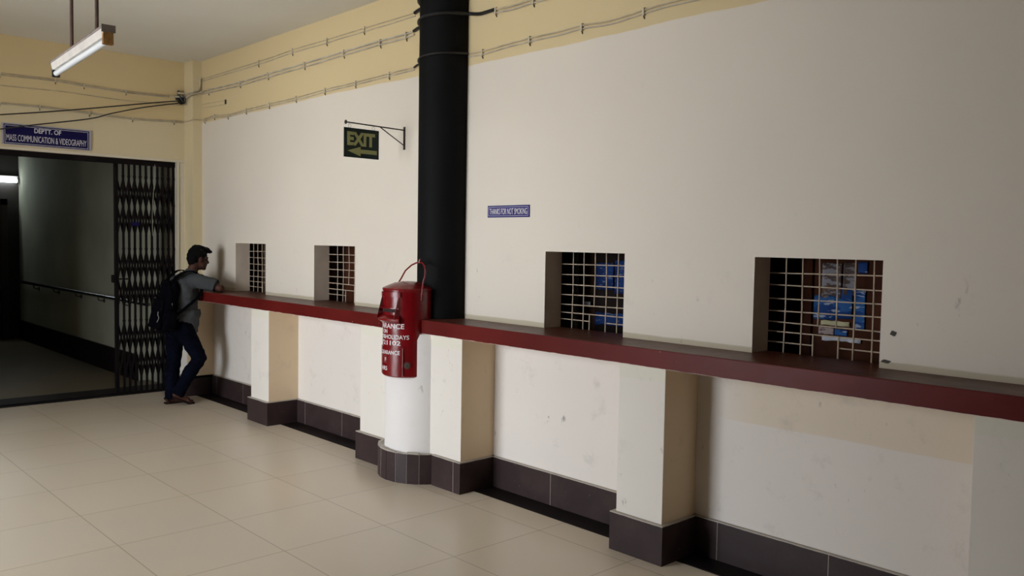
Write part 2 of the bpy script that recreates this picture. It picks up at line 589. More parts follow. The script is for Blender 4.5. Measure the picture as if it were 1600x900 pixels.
# far wall around the gateway
OY0, OY1, OZ = 0.9, 3.62, 2.45
far = MB()
far.box(-9.40, WX0, LEFT_Y - .2, YB, OZ, CEIL)
far.box(-9.40, WX0, LEFT_Y - .2, OY0, 0, OZ)
struct(far.build('wall_far', 'far'))
struct(MB().box(-9.40, WX0, OY1, YB, 0, OZ).build('wall_far', 'farlow'))
# plastered lip of the lintel and of the jamb
struct(MB().box(-9.13, -9.112, OY0, 3.70, 2.448, 2.475, .004).build('trim_1', 'farlow'))
struct(MB().box(-9.13, -9.108, OY1, OY1 + .018, 0.0, 2.45, .004).build('trim_2', 'farlow'))
# yellow corner pilaster
struct(MB().box(WX0 - .01, -8.90, 3.70, YW + .01, 1.12, CEIL, .004).build('trim_3', 'yellow'))
# unseen sides of the hall: left wall with its wide opening to daylight, wall behind
lw = MB()
LT = 2.1   # unseen doorway wall made this thick to cut off oblique daylight
lw.box(WX0 - .3, OPEN_X0, LEFT_Y - LT, LEFT_Y, 0, CEIL)
lw.box(OPEN_X1, WX1, LEFT_Y - LT, LEFT_Y, 0, CEIL)
lw.box(OPEN_X0, OPEN_X1, LEFT_Y - LT, LEFT_Y, OPEN_Z1, CEIL)
struct(lw.build('wall_left', 'leftwall'))
struct(MB().box(WX1, WX1 + .2, LEFT_Y - .2, 4.0, 0, CEIL).build('wall_near', 'plainwall'))
struct(MB().box(-14, 3, -12, LEFT_Y, -0.1, -0.001).build('ground', 'outside'))

# corridor beyond the gate
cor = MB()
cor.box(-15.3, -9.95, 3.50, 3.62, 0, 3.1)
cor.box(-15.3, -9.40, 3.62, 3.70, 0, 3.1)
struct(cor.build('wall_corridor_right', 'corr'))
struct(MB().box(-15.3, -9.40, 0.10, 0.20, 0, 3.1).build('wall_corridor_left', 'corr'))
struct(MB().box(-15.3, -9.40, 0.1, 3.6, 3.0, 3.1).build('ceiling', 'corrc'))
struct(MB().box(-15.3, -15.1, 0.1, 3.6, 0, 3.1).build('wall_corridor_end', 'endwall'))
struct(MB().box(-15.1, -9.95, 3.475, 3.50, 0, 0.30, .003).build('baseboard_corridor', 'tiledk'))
# a closed dark door in the end wall
d = struct(MB().box(-15.1, -15.05, 2.35, 3.22, 0, 2.1, .005).build('door_1', 'endwall'))
fr = MB()
fr.box(-15.1, -15.0, 3.22, 3.32, 0, 2.2, .005)
fr.box(-15.1, -15.0, 2.25, 2.35, 0, 2.2, .005)
fr.box(-15.1, -15.0, 2.25, 3.32, 2.1, 2.2, .005)
fr.build('door_frame', simple('dark_frame_paint', (0.06, 0.04, 0.035), .5), d)
# black strip of tiles across the gateway and along the recess foot
struct(MB().box(-9.60, WX0 + .003, OY0, OY1, -.02, .004).build('trim_4', 'tiledk'))
struct(MB().box(-8.655, WX1, 3.632, YL, -.02, .004).build('trim_5', 'tiledk'))

# skirting of the recessed wall
PX = [(-9.13, -8.655), (-7.21, -6.875), (-5.415, -4.225), (-2.905, -2.60), (-1.14, -0.62), (0.9, 1.4)]
for k in range(len(PX) - 1):
    struct(MB().box(PX[k][1], PX[k + 1][0], 3.797, YL, 0, .21, .002).build('baseboard_right', 'tile'))

# pillars under the counter
plab = ['cream corner pillar under the counter end, behind the person',
        'cream square pillar under the counter between the two far grilled windows',
        'wide cream pier under the counter, behind the red letterbox',
        'cream square pillar under the counter between the two near grilled windows',
        'cream pillar under the counter at the right edge of the photo', None]
for k, (a, b) in enumerate(PX[:5]):
    t = empty('pillar', ((a + b) / 2, 3.67, 0), plab[k], 'pillar', 'pillars carrying the counter')
    MB().box(a, b, 3.53, YL + .002, .18, 1.021, .004).build('shaft', 'pillar', t)
    sk = MB()
    e = 0 if k == 0 else .024
    if k == 2:
        sk.box(a - e, -5.03, 3.505, YL, 0, .21, .002)
        sk.box(-4.50, b + e, 3.505, YL, 0, .21, .002)
        sk.box(-5.04, -4.49, 3.56, YL, 0, .2)
    else:
        sk.box(a - e, b + e, 3.505, YL, 0, .21, .002)
    sk.build('tile_skirting', 'tile', t)

# rounded pedestal that carries the letterbox
DC = (-4.80, 3.68)
t = empty('round_pedestal', (DC[0], 3.5, 0), 'white plastered half-round pedestal with upright dark tiles, under the red letterbox', 'pedestal')
RD = 0.290


def arc_poly(r, yb, n=40):
    th = math.asin((DC[1] - yb) / r)
    a0, a1 = pi + th, 2 * pi - th
    return [(DC[0] + r * cos(a0 + (a1 - a0) * k / n), DC[1] + r * sin(a0 + (a1 - a0) * k / n)) for k in range(n + 1)]


mb = MB()
prof = [(RD, .18), (RD, .98), (RD - .012, 1.018)]
rings = []
for r, z in prof:
    rings.append([mb.bm.verts.new((x, y, z)) for x, y in arc_poly(r, 3.53)])
for a, b in zip(rings, rings[1:]):
    for i in range(len(a) - 1):
        mb.bm.faces.new((a[i], a[i + 1], b[i + 1], b[i]))
mb.bm.faces.new(rings[-1])
mb.build('shaft', 'drum', t, 'auto')
# upright skirting tiles around the curve, white cement in the joints
RT = 0.337
mb = MB()
mb.prism(arc_poly(RT - .0034, 3.53), 0, .205)
mb.build('cement_joint', 'cement', t)
th = math.asin((DC[1] - 3.515) / RT)
a0, a1 = pi + th, 2 * pi - th
NTL = 8
for k in range(NTL):
    b0 = a0 + (a1 - a0) * k / NTL + .008
    b1 = a0 + (a1 - a0) * (k + 1) / NTL - .008
    m_ = MB()
    dz = .006 * sin(k * 2.3)
    pa, pb = [Vector((DC[0] + RT * cos(q), DC[1] + RT * sin(q), 0)) for q in (b0, b1)]
    n_ = Vector((cos((b0 + b1) / 2), sin((b0 + b1) / 2), 0))
    m_.slab([pa, pb, pb + Vector((0, 0, .208 + dz)), pa + Vector((0, 0, .212 + dz))], -n_ * .022)
    m_.build('skirting_tile', 'tile', t)

# counter slab with sills through the openings and a round notch for the letterbox
BC, BR = (-4.78, 3.50), 0.172
pts = [(-8.905, 3.49)]
th = math.asin((3.50 - 3.49) / (BR - .004))
rr = BR - .004
pts.append((BC[0] - rr * cos(th), 3.49))
for k in range(1, 24):
    a = pi + th - (pi + 2 * th) * k / 24
    pts.append((BC[0] + rr * cos(a), BC[1] + rr * sin(a)))
pts.append((BC[0] + rr * cos(th), 3.49))
pts.append((WX1, 3.49))
pts.append((WX1, 3.949))
pts += [(-8.905, 3.949)]
c = MB().prism(pts, 1.022, 1.118)
ct = c.build('counter', 'counter')
tag(ct, 'long dark red painted cement counter running the length of the right wall', 'counter')
md = ct.modifiers.new('b', 'BEVEL')
md.width = .004
md.segments = 2
md.limit_method = 'ANGLE'

# grilled counter windows
wl = []


def grille(a, b, first, pitch, gap, gtop, hgap, parent):
    """welded bar grille in plane y=3.95; gap = (x0,x1) pass-through"""
    bars = MB()
    r = .0036
    x = first
    y = 3.942
    rows = [1.523, 1.458, 1.392, 1.33, 1.268, 1.218, 1.170]
    random.seed(int(-a * 100))
    while x < b - .01:
        ingap = gap[0] + .01 < x < gap[1] - .01
        z0 = hgap if ingap else 1.112
        j = [random.uniform(-.003, .003) for _ in range(4)]
        if x > a + .01:
            bars.tube([(x + j[0], y, z0), (x + j[1], y + .003, (z0 + 1.6) / 2), (x + j[2], y, 1.605)], r, 6)
        x += pitch
    for k, z in enumerate(rows):
        j = random.uniform(-.004, .004)
        if z < gtop - .03:
            bars.tube([(a - .01, y + .006, z + j), (gap[0], y + .006, z + j)], r, 6)
            if b - gap[1] > .03:
                bars.tube([(gap[1], y + .006, z + j), (b + .01, y + .006, z + j)], r, 6)
        else:
            zz = gtop if abs(z - gtop) < .02 else z
            bars.tube([(a - .01, y + .006, zz + j), (b + .01, y + .006, zz - j)], r, 6)
    for gx in gap:
        bars.tube([(gx, y - .003, 1.112), (gx, y - .003, gtop)], r * 1.1, 6)
    return bars.build('grille', 'grille', parent, 'auto')


gaps = [((-7.80, -7.67), 1.218), ((-6.28, -6.14), 1.218), ((-3.49, -3.36), 1.215), ((-2.02, -1.89), 1.222)]
firsts = [(-8.00, .091), (-6.42, .091), (-3.639, .0915), (-2.178, .09)]
for k, (a, b) in enumerate(HOLES):
    wn_ = bpy.data.objects.new('window_%d' % (k + 1), None)
    COL.objects.link(wn_)
    wn_.location = ((a + b) / 2, 3.95, 1.118)
    struct(wn_)
    g, gt = gaps[k]
    grille(a, b, firsts[k][0], firsts[k][1], g, gt, 1.268, wn_)

# dim offices behind the openings
of = MB()
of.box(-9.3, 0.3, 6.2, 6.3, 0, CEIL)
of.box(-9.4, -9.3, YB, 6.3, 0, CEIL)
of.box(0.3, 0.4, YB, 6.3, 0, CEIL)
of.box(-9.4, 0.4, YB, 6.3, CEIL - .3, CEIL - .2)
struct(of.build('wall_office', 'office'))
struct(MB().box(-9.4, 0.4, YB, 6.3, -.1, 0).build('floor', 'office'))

# things seen through the grilles
cb_ = tag(MB().box(-8.55, -7.75, 4.52, 4.56, 0, 2.0, .006).build('folding_screen', 'curtain'), 'grey-brown screen behind the grille of the leftmost window', 'screen')
for k in range(6):
    MB().box(-8.52 + k * .13, -8.46 + k * .13, 4.50, 4.52, .05, 1.95, .004).build('slat', 'wood3', cb_)
cb2 = tag(MB().box(-7.22, -6.45, 4.28, 4.33, 0, 2.0, .006).build('cupboard', 'wood'), 'brown wooden cupboard behind the grille of the second window from the left', 'cupboard')
MB().box(-7.20, -6.98, 4.26, 4.28, .05, 1.95, .004).build('door', 'curtain', cb2)
MB().box(-6.96, -6.86, 4.26, 4.28, .05, 1.95, .004).build('door', 'wood3', cb2)
MB().box(-6.82, -6.47, 4.26, 4.28, .05, 1.95, .004).build('door', 'wood4', cb2)

cb_.location = (0.10, -0.36, 0)
cb2.location = (0.23, -0.14, 0)

cb3 = empty('wooden_cupboard', (-3.55, 4.30, 0), 'dark wooden cupboard with blue papers, behind the third window from the left', 'cupboard')
MB().box(-3.98, -3.30, 4.20, 4.55, 0, 1.9, .006).build('body', 'wood2', cb3)
MB().box(-3.97, -3.86, 4.18, 4.20, .05, 1.85, .004).build('door', 'office', cb3)
MB().box(-3.66, -3.31, 4.18, 4.20, .05, 1.85, .004).build('door', simple('near_black_wood', (.012, .007, .006), .8, spec=.1, var=.3, vscale=5), cb3)
MB().box(-3.845, -3.815, 4.17, 4.195, .05, 1.85, .003).build('hinge_strip', simple('pale_green_strip', (.24, .26, .23), .5), cb3)


def sheet(pts, y, name, mat, label, cat, group=None, curl=.004):
    """a paper sheet with a slightly curled, uneven outline; pts = (x0,x1,z0,z1)"""
    x0, x1, z0, z1 = pts
    random.seed(int((x0 + z0) * 1000))
    m_ = MB()
    nx, nz = 8, 6
    g = [[None] * (nz + 1) for _ in range(nx + 1)]
    for i in range(nx + 1):
        for j in range(nz + 1):
            u, v = i / nx, j / nz
            e = (x1 - x0) * .03
            x = x0 + (x1 - x0) * u + (random.uniform(-e, e) if j in (0, nz) else 0)
            z = z0 + (z1 - z0) * v + (random.uniform(-e, e) * .7 if i in (0, nx) or j in (0, nz) else 0)
            g[i][j] = m_.bm.verts.new((x, y - curl * (abs(u - .5) * 2) ** 3 * (.5 + random.random()) - .002, z))
    for i in range(nx):
        for j in range(nz):
            m_.bm.faces.new((g[i][j], g[i + 1][j], g[i + 1][j + 1], g[i][j + 1]))
    o = m_.build(name, mat, None, True)
    so = o.modifiers.new('s', 'SOLIDIFY')
    so.thickness = .001
    return tag(o, label, cat, group)


sheet((-3.645, -3.50, 1.36, 1.53), 4.178, 'poster', 'posterdk', 'upper left blue printed paper behind the third window from the left', 'poster', 'blue papers behind the third window')
sheet((-3.49, -3.36, 1.34, 1.55), 4.178, 'poster', 'posterdk', 'tall blue printed paper at the upper right behind the third window from the left', 'poster', 'blue papers behind the third window')
sheet((-3.65, -3.40, 1.13, 1.21), 4.178, 'poster', 'posterdk', 'low blue printed paper beside the pass-through of the third window from the left', 'poster', 'blue papers behind the third window')
sheet((-3.745, -3.69, 1.250, 1.272), 4.178, 'paper_slip', 'paper', 'small white slip behind the middle of the third window from the left', 'paper')

cb4 = empty('wooden_door_leaf', (-1.95, 4.10, 0), 'reddish brown wooden leaf covered in notices behind the rightmost window', 'cupboard')
MB().box(-2.175, -1.50, 4.10, 4.13, 0, 2.0, .005).build('panel', 'wood', cb4)
MB().box(-2.175, -2.11, 4.085, 4.10, 0, 2.0, .004).build('stile', 'wood', cb4)
MB().box(-2.50, -2.36, 4.20, 4.24, 0, 2.0, .004).build('stile', 'wood2', cb4)
P4 = [((-2.06, -1.96, 1.40, 1.575), 'paper_notice', 'paperworn', 'torn grey notice, upper left behind the rightmost window', 'paper'),
      ((-1.95, -1.89, 1.42, 1.58), 'paper_notice', 'paperworn', 'narrow torn grey notice, upper middle behind the rightmost window', 'paper'),
      ((-1.875, -1.83, 1.53, 1.585), 'paper_notice', 'posterblue', 'small blue card at the top right behind the rightmost window', 'paper'),
      ((-2.10, -1.985, 1.29, 1.41), 'poster', 'posterblue', 'left large blue poster behind the rightmost window', 'poster'),
      ((-1.985, -1.90, 1.30, 1.455), 'poster', 'posterblue', 'middle large blue poster behind the rightmost window', 'poster'),
      ((-1.89, -1.835, 1.25, 1.45), 'poster', 'posterblue', 'right upright blue poster behind the rightmost window', 'poster'),
      ((-2.06, -1.91, 1.262, 1.285), 'paper_strip', 'paperyellow', 'pale yellow strip below the blue posters behind the rightmost window', 'paper'),
      ((-2.07, -1.99, 1.215, 1.25), 'paper_notice', 'paperpink', 'pinkish card below the blue posters behind the rightmost window', 'paper'),
      ((-1.985, -1.92, 1.215, 1.245), 'paper_notice', 'posterblue', 'small blue card beside the pinkish card behind the rightmost window', 'paper'),
      ((-2.05, -1.85, 1.185, 1.205), 'paper_strip', 'paper', 'white torn strip just above the pass-through of the rightmost window', 'paper')]
for p_, n_, m_, l_, c_ in P4:
    sheet(p_, 4.098, n_, m_, l_, c_, 'notices behind the rightmost window')

# chips in the plaster beside the rightmost window
for (x, z, rx, rz, lab) in [(-1.572, 1.278, .014, .012, 0), (-1.600, 1.150, .022, .008, 1)]:
    m_ = MB()
    n = 12
    ri, ro = [], []
    for k in range(n):
        a = 2 * pi * k / n
        j = 1 + .18 * sin(k * 2.1)
        ro.append(m_.bm.verts.new((x + rx * j * cos(a), YW - .0015, z + rz * j * sin(a))))
        ri.append(m_.bm.verts.new((x + rx * .75 * j * cos(a), YW - .0006, z + rz * .75 * j * sin(a))))
    for k in range(n):
        m_.bm.faces.new((ro[k], ro[(k + 1) % n], ri[(k + 1) % n], ri[k]))
    m_.bm.faces.new(ri)
    m_.build('plaster_chip', simple('bare_cement_%d' % lab, (0.085, 0.075, 0.06), .9), bpy.data.objects['wall_right'])

# black engaged column
CC, CRD = (-4.707, 3.75), .184
t = MB().lathe([(CRD, 1.112), (CRD, 2.0), (CRD + .002, 2.8), (CRD, CEIL + .005)], CC, 64).build('column', 'black', None, 'auto')
tag(t, 'round black painted column rising from the counter to the ceiling', 'column')

# ------------------------------------------------------------------ letterbox
lb = empty('letterbox', (BC[0], BC[1], .72), 'red cylindrical metal letterbox with white lettering and a wire handle, on the round pedestal', 'letterbox')
MB().lathe([(0, .722), (BR - .01, .722), (BR, .73), (BR, 1.305), (BR + .003, 1.309), (BR + .003, 1.317), (BR - .002, 1.322)], BC, 72).build('body', 'red', lb, 'auto')
MB().lathe([(BR + .004, 1.314), (BR + .006, 1.320), (BR + .003, 1.328), (BR - .03, 1.344), (BR * .55, 1.362), (BR * .25, 1.371), (0, 1.373)], BC, 72).build('domed_lid', 'red', lb, 'auto')


def cp(az, r, z):
    return Vector((BC[0] + r * cos(R(az)), BC[1] + r * sin(R(az)), z))


def arc_plate(a0, a1, r0, r1, z0, z1, n=20, topf=None):
    m_ = MB()
    A = []
    for k in range(n + 1):
        az = a0 + (a1 - a0) * k / n
        A.append([m_.bm.verts.new(cp(az, r, z)) for r, z in ((r0, z0), (r1, z0), (r1, z1), (r0, z1))])
    for a, b in zip(A, A[1:]):
        for q in range(4):
            m_.bm.faces.new((a[q], b[q], b[(q + 1) % 4], a[(q + 1) % 4]))
    m_.bm.faces.new(A[0][::-1])
    m_.bm.faces.new(A[-1])
    return m_


HA = -91
ah = 37
# posting hood: visor strip, two cheeks, sloping lip, inner back and shelf
arc_plate(HA - ah - 1, HA + ah + 1, BR - .001, BR + .010, 1.270, 1.302).build('hood_visor', 'red', lb, 'auto')
for s_ in (-1, 1):
    az = HA + s_ * ah
    nrm = Vector((-sin(R(az)), cos(R(az)), 0)) * .003
    out = Vector((cos(R(HA)), sin(R(HA)), 0))
    p0, p1 = cp(az, BR - .004, 1.275), cp(az, BR - .004, 1.118)
    q = [p0, p0 + out * .012, p1 + out * .052 + Vector((0, 0, .012)), p1 + out * .046, p1]
    MB().slab([v - nrm for v in q], nrm * 2).build('hood_cheek', 'red', lb)
a_, b_ = cp(HA - ah, BR - .004, 1.122), cp(HA + ah, BR - .004, 1.122)
out = Vector((cos(R(HA)), sin(R(HA)), 0))
m_ = MB()
n = 14
A = []
for k in range(n + 1):
    az = HA - ah + 2 * ah * k / n
    base = cp(az, BR - .003, 1.150)
    tip = cp(az, BR + .034, 1.122)
    A.append([m_.bm.verts.new(v) for v in (base, tip, tip - Vector((0, 0, .014)) - out * .002, cp(az, BR - .003, 1.085))])
for a, b in zip(A, A[1:]):
    for q in range(4):
        m_.bm.faces.new((a[q], b[q], b[(q + 1) % 4], a[(q + 1) % 4]))
m_.bm.faces.new(A[0][::-1])
m_.bm.faces.new(A[-1])
m_.build('hood_lip', 'red', lb, 'auto')
arc_plate(HA - ah + 3, HA + ah - 3, BR, BR + .002, 1.165, 1.19).build('posting_slot', simple('dark_slot', (.012, .002, .002), .8), lb, 'auto')
arc_plate(HA - ah + 2, HA + ah - 2, BR, BR + .020, 1.19, 1.197).build('slot_flap', 'red', lb, 'auto')

# curved plate at the foot of the box
arc_plate(HA - 42, HA + 43, BR + .001, BR + .006, .738, .922, 24).build('clearance_plate', 'red', lb, 'auto')
arc_plate(HA - 10, HA + 3, BR + .002, BR + .0068, .815, .872, 6).build('plate_recess', 'reddk', lb, 'auto')
for s_ in (-1, 1):
    az = HA + s_ * 44 + .5
    MB().tube([cp(az, BR + .005, .735), cp(az, BR + .005, .925)], .004, 8).build('plate_guide', 'red', lb, 'auto')


def wrap_text(body, zc, h, ang, az, r, bold=.0006):
    me = text_mesh(body, h / 0.7, None, .0012, bold)
    xs_ = [v.co.x for v in me.vertices]
    ys_ = [v.co.y for v in me.vertices]
    wx, wy = max(xs_) - min(xs_), max(ys_) - min(ys_)
    for v in me.vertices:
        A_ = az + v.co.x / wx * ang
        v.co = cp(A_, r + v.co.z, zc + v.co.y / wy * h)
    link('lettering', me, 'textwhite', lb)


wrap_text('CLEARANCE', 1.072, .034, 98, -93, BR + .0012)
wrap_text('ON', 1.034, .027, 18, -98, BR + .0012)
wrap_text('SUNDAY&HOLIDAYS', .998, .029, 124, -95, BR + .0012)
wrap_text('PIN-721102', .957, .031, 104, -104, BR + .0012)
wrap_text('NEXT CLEARANCE', .892, .027, 96, -101, BR + .0072)
wrap_text('F', .842, .026, 5, -92, BR + .0078)
wrap_text('HRS', .782, .029, 22, -97, BR + .0072)

# lock
lk = cp(-37, BR, .808)
d_ = (lk - Vector((BC[0], BC[1], lk.z))).normalized()
m_ = MB()
m_.tube([lk - d_ * .004, lk + d_ * .005], .020, 20)
m_.tube([lk + d_ * .004, lk + d_ * .014], .012, 16)
lo = m_.build('lock', 'steel', lb, 'auto')
MB().box(-.0015, .0015, -.006, .006, 0, .002, mat=Matrix.Translation(lk + d_ * .0145) @ d_.to_track_quat('Z', 'Y').to_matrix().to_4x4()).build('keyhole', 'nail', lo)
MB().tube([lk - d_ * .003, lk + d_ * .0025], .027, 20).build('lock_seat', 'reddk', lo, 'auto')

# wire handle with lugs and a finial
L0, L1 = Vector((-4.925, 3.51, 1.345)), Vector((-4.605, 3.49, 1.30))
hp = [L0 + Vector((0, 0, -.005)), (-4.88, 3.51, 1.385), (-4.82, 3.505, 1.445), (-4.75, 3.505, 1.485), (-4.69, 3.50, 1.502), (-4.655, 3.50, 1.508),
      (-4.62, 3.50, 1.502), (-4.585, 3.495, 1.478), (-4.572, 3.49, 1.45), (-4.578, 3.49, 1.41), (-4.59, 3.487, 1.38), (-4.597, 3.485, 1.34), (-4.600, 3.483, 1.28)]
hn = MB().tube(hp, .0055, 8).build('handle', 'red', lb, 'auto')
MB().tube([(-4.655, 3.5, 1.505), (-4.652, 3.5, 1.52), (-4.645, 3.5, 1.53)], [.006, .005, .003], 8).tube([(-4.652, 3.5, 1.515), (-4.662, 3.5, 1.527)], [.005, .002], 8).build('finial', 'red', hn, 'auto')
MB().box(-4.945, -4.912, 3.498, 3.520, 1.322, 1.358, .004).build('handle_lug', 'reddk', lb)
MB().box(-4.611, -4.598, 3.478, 3.502, 1.245, 1.30, .003).build('handle_lug', 'reddk', lb)
MB().box(-4.80, -4.775, 3.63, 3.645, 1.32, 1.375, .003).build('handle_lug', 'reddk', lb)

# ------------------------------------------------------------------ signs
ex = empty('exit_sign', (-5.25, 3.41, 2.24), 'dark green EXIT sign with an arrow, hanging from a bracket on the wall', 'sign')
MB().box(-5.256, -5.250, 3.271, 3.566, 2.242, 2.451, .001).build('panel', 'green', ex)
text_flat('EXIT', .098, .235, (-5.2495, 3.414, 2.375), (0, 1, 0), ex, 'olive', bold=.007, depth=.002)
ar = [(-5.2495, y, z) for y, z in ((3.298, 2.288), (3.408, 2.322), (3.408, 2.303), (3.548, 2.303), (3.548, 2.274), (3.408, 2.274), (3.408, 2.254))]
MB().slab(ar, (.0012, 0, 0)).build('arrow', 'olive', ex)
for y in (3.318, 3.520):
    MB().tube([(-5.2535, y + .011 * cos(a), 2.464 + .014 * sin(a)) for a in [2 * pi * k / 14 for k in range(14)]], .0016, 6, closed=True).build('hanging_ring', 'steel', ex, 'auto')
brk = empty('sign_bracket', (-5.25, 3.8, 2.42), 'thin brown iron wall bracket with diagonal brace that carries the EXIT sign', 'bracket')
MB().box(-5.262, -5.244, 3.792, 3.799, 2.335, 2.505, .001).build('wall_plate', 'darkmetal', brk)
MB().tube([(-5.253, 3.795, 2.480), (-5.253, 3.288, 2.488)], .0048, 8).build('arm', 'darkmetal', brk, 'auto')
MB().tube([(-5.253, 3.795, 2.365), (-5.253, 3.575, 2.483)], .0042, 8).build('brace', 'darkmetal', brk, 'auto')
MB().lathe([(0, -.006), (.013, -.004), (.016, 0), (.013, .004), (0, .006)], (0, 0), 16).build('end_knob', 'darkmetal', brk, 'auto')
kn = bpy.data.objects['end_knob']
kn.matrix_parent_inverse = Matrix()
kn.location = Vector((-5.253, 3.286, 2.488)) - brk.location
kn.rotation_euler = (R(90), 0, 0)

ns = empty('no_smoking_sign', (-4.093, 3.8, 1.817), 'small blue THANKS FOR NOT SMOKING plate on the wall right of the black column', 'sign')
MB().box(-4.293, -3.892, 3.794, 3.800, 1.817, 1.895, .001).build('plate', 'blue2', ns)


def border(x0, x1, z0, z1, t_, put):
    m_ = MB()
    for (a, b, c_, d2) in ((x0, x1, z0, z0 + t_), (x0, x1, z1 - t_, z1), (x0, x0 + t_, z0 + t_, z1 - t_), (x1 - t_, x1, z0 + t_, z1 - t_)):
        put(m_, a, b, c_, d2)
    return m_


border(-4.284, -3.901, 1.826, 1.886, .0025, lambda m_, a, b, c_, d2: m_.box(a, b, 3.793, 3.7945, c_, d2)).build('border_line', 'textsign', ns)
text_flat('THANKS FOR NOT SMOKING', .040, .362, (-4.0925, 3.7935, 1.856), (1, 0, 0), ns, 'textwhite', bold=.0003, depth=.0012)

dp = empty('department_sign', (-9.11, 2.37, 2.495), 'navy DEPTT. OF MASS COMMUNICATION & VIDEOGRAPHY board above the gateway', 'sign')
MB().box(-9.119, -9.100, 1.975, 2.757, 2.494, 2.694, .002).build('panel', 'silver', dp)
MB().box(-9.101, -9.098, 1.990, 2.738, 2.500, 2.684, .001).build('plate', 'blue', dp)
border(1.998, 2.728, 2.508, 2.674, .004, lambda m_, a, b, c_, d2: m_.box(-9.0985, -9.097, a, b, c_, d2)).build('border_line', 'textsign', dp)
text_flat('DEPTT. OF', .046, .235, (-9.0965, 2.365, 2.642), (0, 1, 0), dp, 'textsign', bold=.0015, depth=.0015)
text_flat('MASS COMMUNICATION & VIDEOGRAPHY', .060, .700, (-9.0965, 2.362, 2.560), (0, 1, 0), dp, 'textsign', bold=.0, depth=.0015)

# ------------------------------------------------------------------ cables
random.seed(4)


def smooth_pts(p, n=6):
    p = [Vector(q) for q in p]
    out_ = []
    for i in range(len(p) - 1):
        a, b, c_, d2 = p[max(i - 1, 0)], p[i], p[i + 1], p[min(i + 2, len(p) - 1)]
        for k in range(n):
            t_ = k / n
            out_.append(0.5 * ((2 * b) + (-a + c_) * t_ + (2 * a - 5 * b + 4 * c_ - d2) * t_ * t_ + (-a + 3 * b - 3 * c_ + d2) * t_ ** 3))
    out_.append(p[-1])
    return out_


def cable_run(label, pts, nrm, gap=.030, r=.0055, clips=True, two=True, mat='cable', clipmat='clip', step=1):
    """pts on the wall surface; nrm points into the hall"""
    nrm = Vector(nrm)
    t_ = empty('cable_run', pts[0], label, 'cable', 'cables clipped along the walls')
    dn = Vector((0, 0, -gap))
    P = smooth_pts([Vector(q) + nrm * (r + .002) for q in pts])
    MB().tube(P, r, 8).build('cable', mat, t_, 'auto')
    if two:
        P2 = [q + dn * (1 + .18 * noise.noise(q * 3)) for q in P]
        MB().tube(P2, r * .8, 8).build('cable', 'cablew', t_, 'auto')
    if clips:
        for q in pts[1:-1][::step]:
            q = Vector(q)
            along = Vector((nrm.y, -nrm.x, 0))
            m_ = MB()
            c0 = q + nrm * .001
            m_.slab([c0 - along * .006 + Vector((0, 0, .012)), c0 + along * .006 + Vector((0, 0, .012)),
                     c0 + along * .006 + dn - Vector((0, 0, .012)), c0 - along * .006 + dn - Vector((0, 0, .012))], nrm * (2.2 * r + .004))
            cl = m_.build('clip', clipmat, t_)
            MB().tube([c0 + dn - Vector((0, 0, .028)), c0 + dn - Vector((0, 0, .004)) + nrm * .014], .0035, 6).build('nail', 'nail', cl)
    return t_


def onw(l, y=YW):
    return [(x, y, z) for x, z in l]


NY, PXn = (0, -1, 0), (1, 0, 0)
A_ = onw([(-8.885, 3.325), (-7.596, 3.323), (-6.948, 3.335), (-6.366, 3.331), (-5.8, 3.33), (-5.129, 3.327)])
cable_run('top pair of painted cables on the wall left of the black column', A_, NY, r=.0045, gap=.026)
B_ = onw([(-8.873, 3.19), (-8.713, 3.189), (-7.979, 3.177), (-7.404, 3.181), (-6.732, 3.183), (-6.095, 3.19), (-5.572, 3.193), (-5.233, 3.191), (-5.135, 3.197)])
cable_run('middle and thickest pair of cables on the wall left of the black column', B_, NY, r=.0075, gap=.028, mat='cablew')
C_ = onw([(-8.885, 2.893), (-8.81, 2.896), (-8.574, 2.914), (-8.258, 2.889), (-7.855, 2.899), (-7.384, 2.904), (-6.882, 2.907), (-6.393, 2.919), (-5.92, 2.92), (-5.452, 2.928), (-5.129, 2.93)])
cable_run('lowest wavy pair of cables on the wall left of the black column', C_, NY, gap=.020)
D_ = onw([(-8.885, 3.058), (-8.6, 3.048), (-8.317, 3.036)])
cable_run('short cable stub ending at a nail near the far corner', D_, NY, gap=.036, r=.003, clips=False)
MB().box(-8.32, -8.305, 3.785, 3.80, 3.0, 3.045, .002).build('end_nail', 'nail', bpy.data.objects['cable_run.003'])
B2 = onw([(-4.26, 3.187), (-4.237, 3.187), (-4.077, 3.178), (-3.883, 3.184), (-3.518, 3.173), (-3.0, 3.18), (-2.5, 3.17)])
cable_run('upper pair of cables on the wall right of the black column', B2, NY, r=.0065, gap=.022, step=2)
C2 = onw([(-4.515, 2.937), (-4.369, 2.933), (-4.132, 2.941), (-3.914, 2.946), (-3.67, 2.944), (-3.47, 2.949), (-3.261, 2.938), (-3.007, 2.954), (-2.8, 2.962), (-2.419, 2.956), (-1.8, 2.95), (-1.0, 2.95)])
cable_run('lower wavy pair of cables on the wall right of the black column', C2, NY, r=.0055, gap=.020, step=2)


def onf(l, x=WX0):
    return [(x, y, z) for y, z in l]


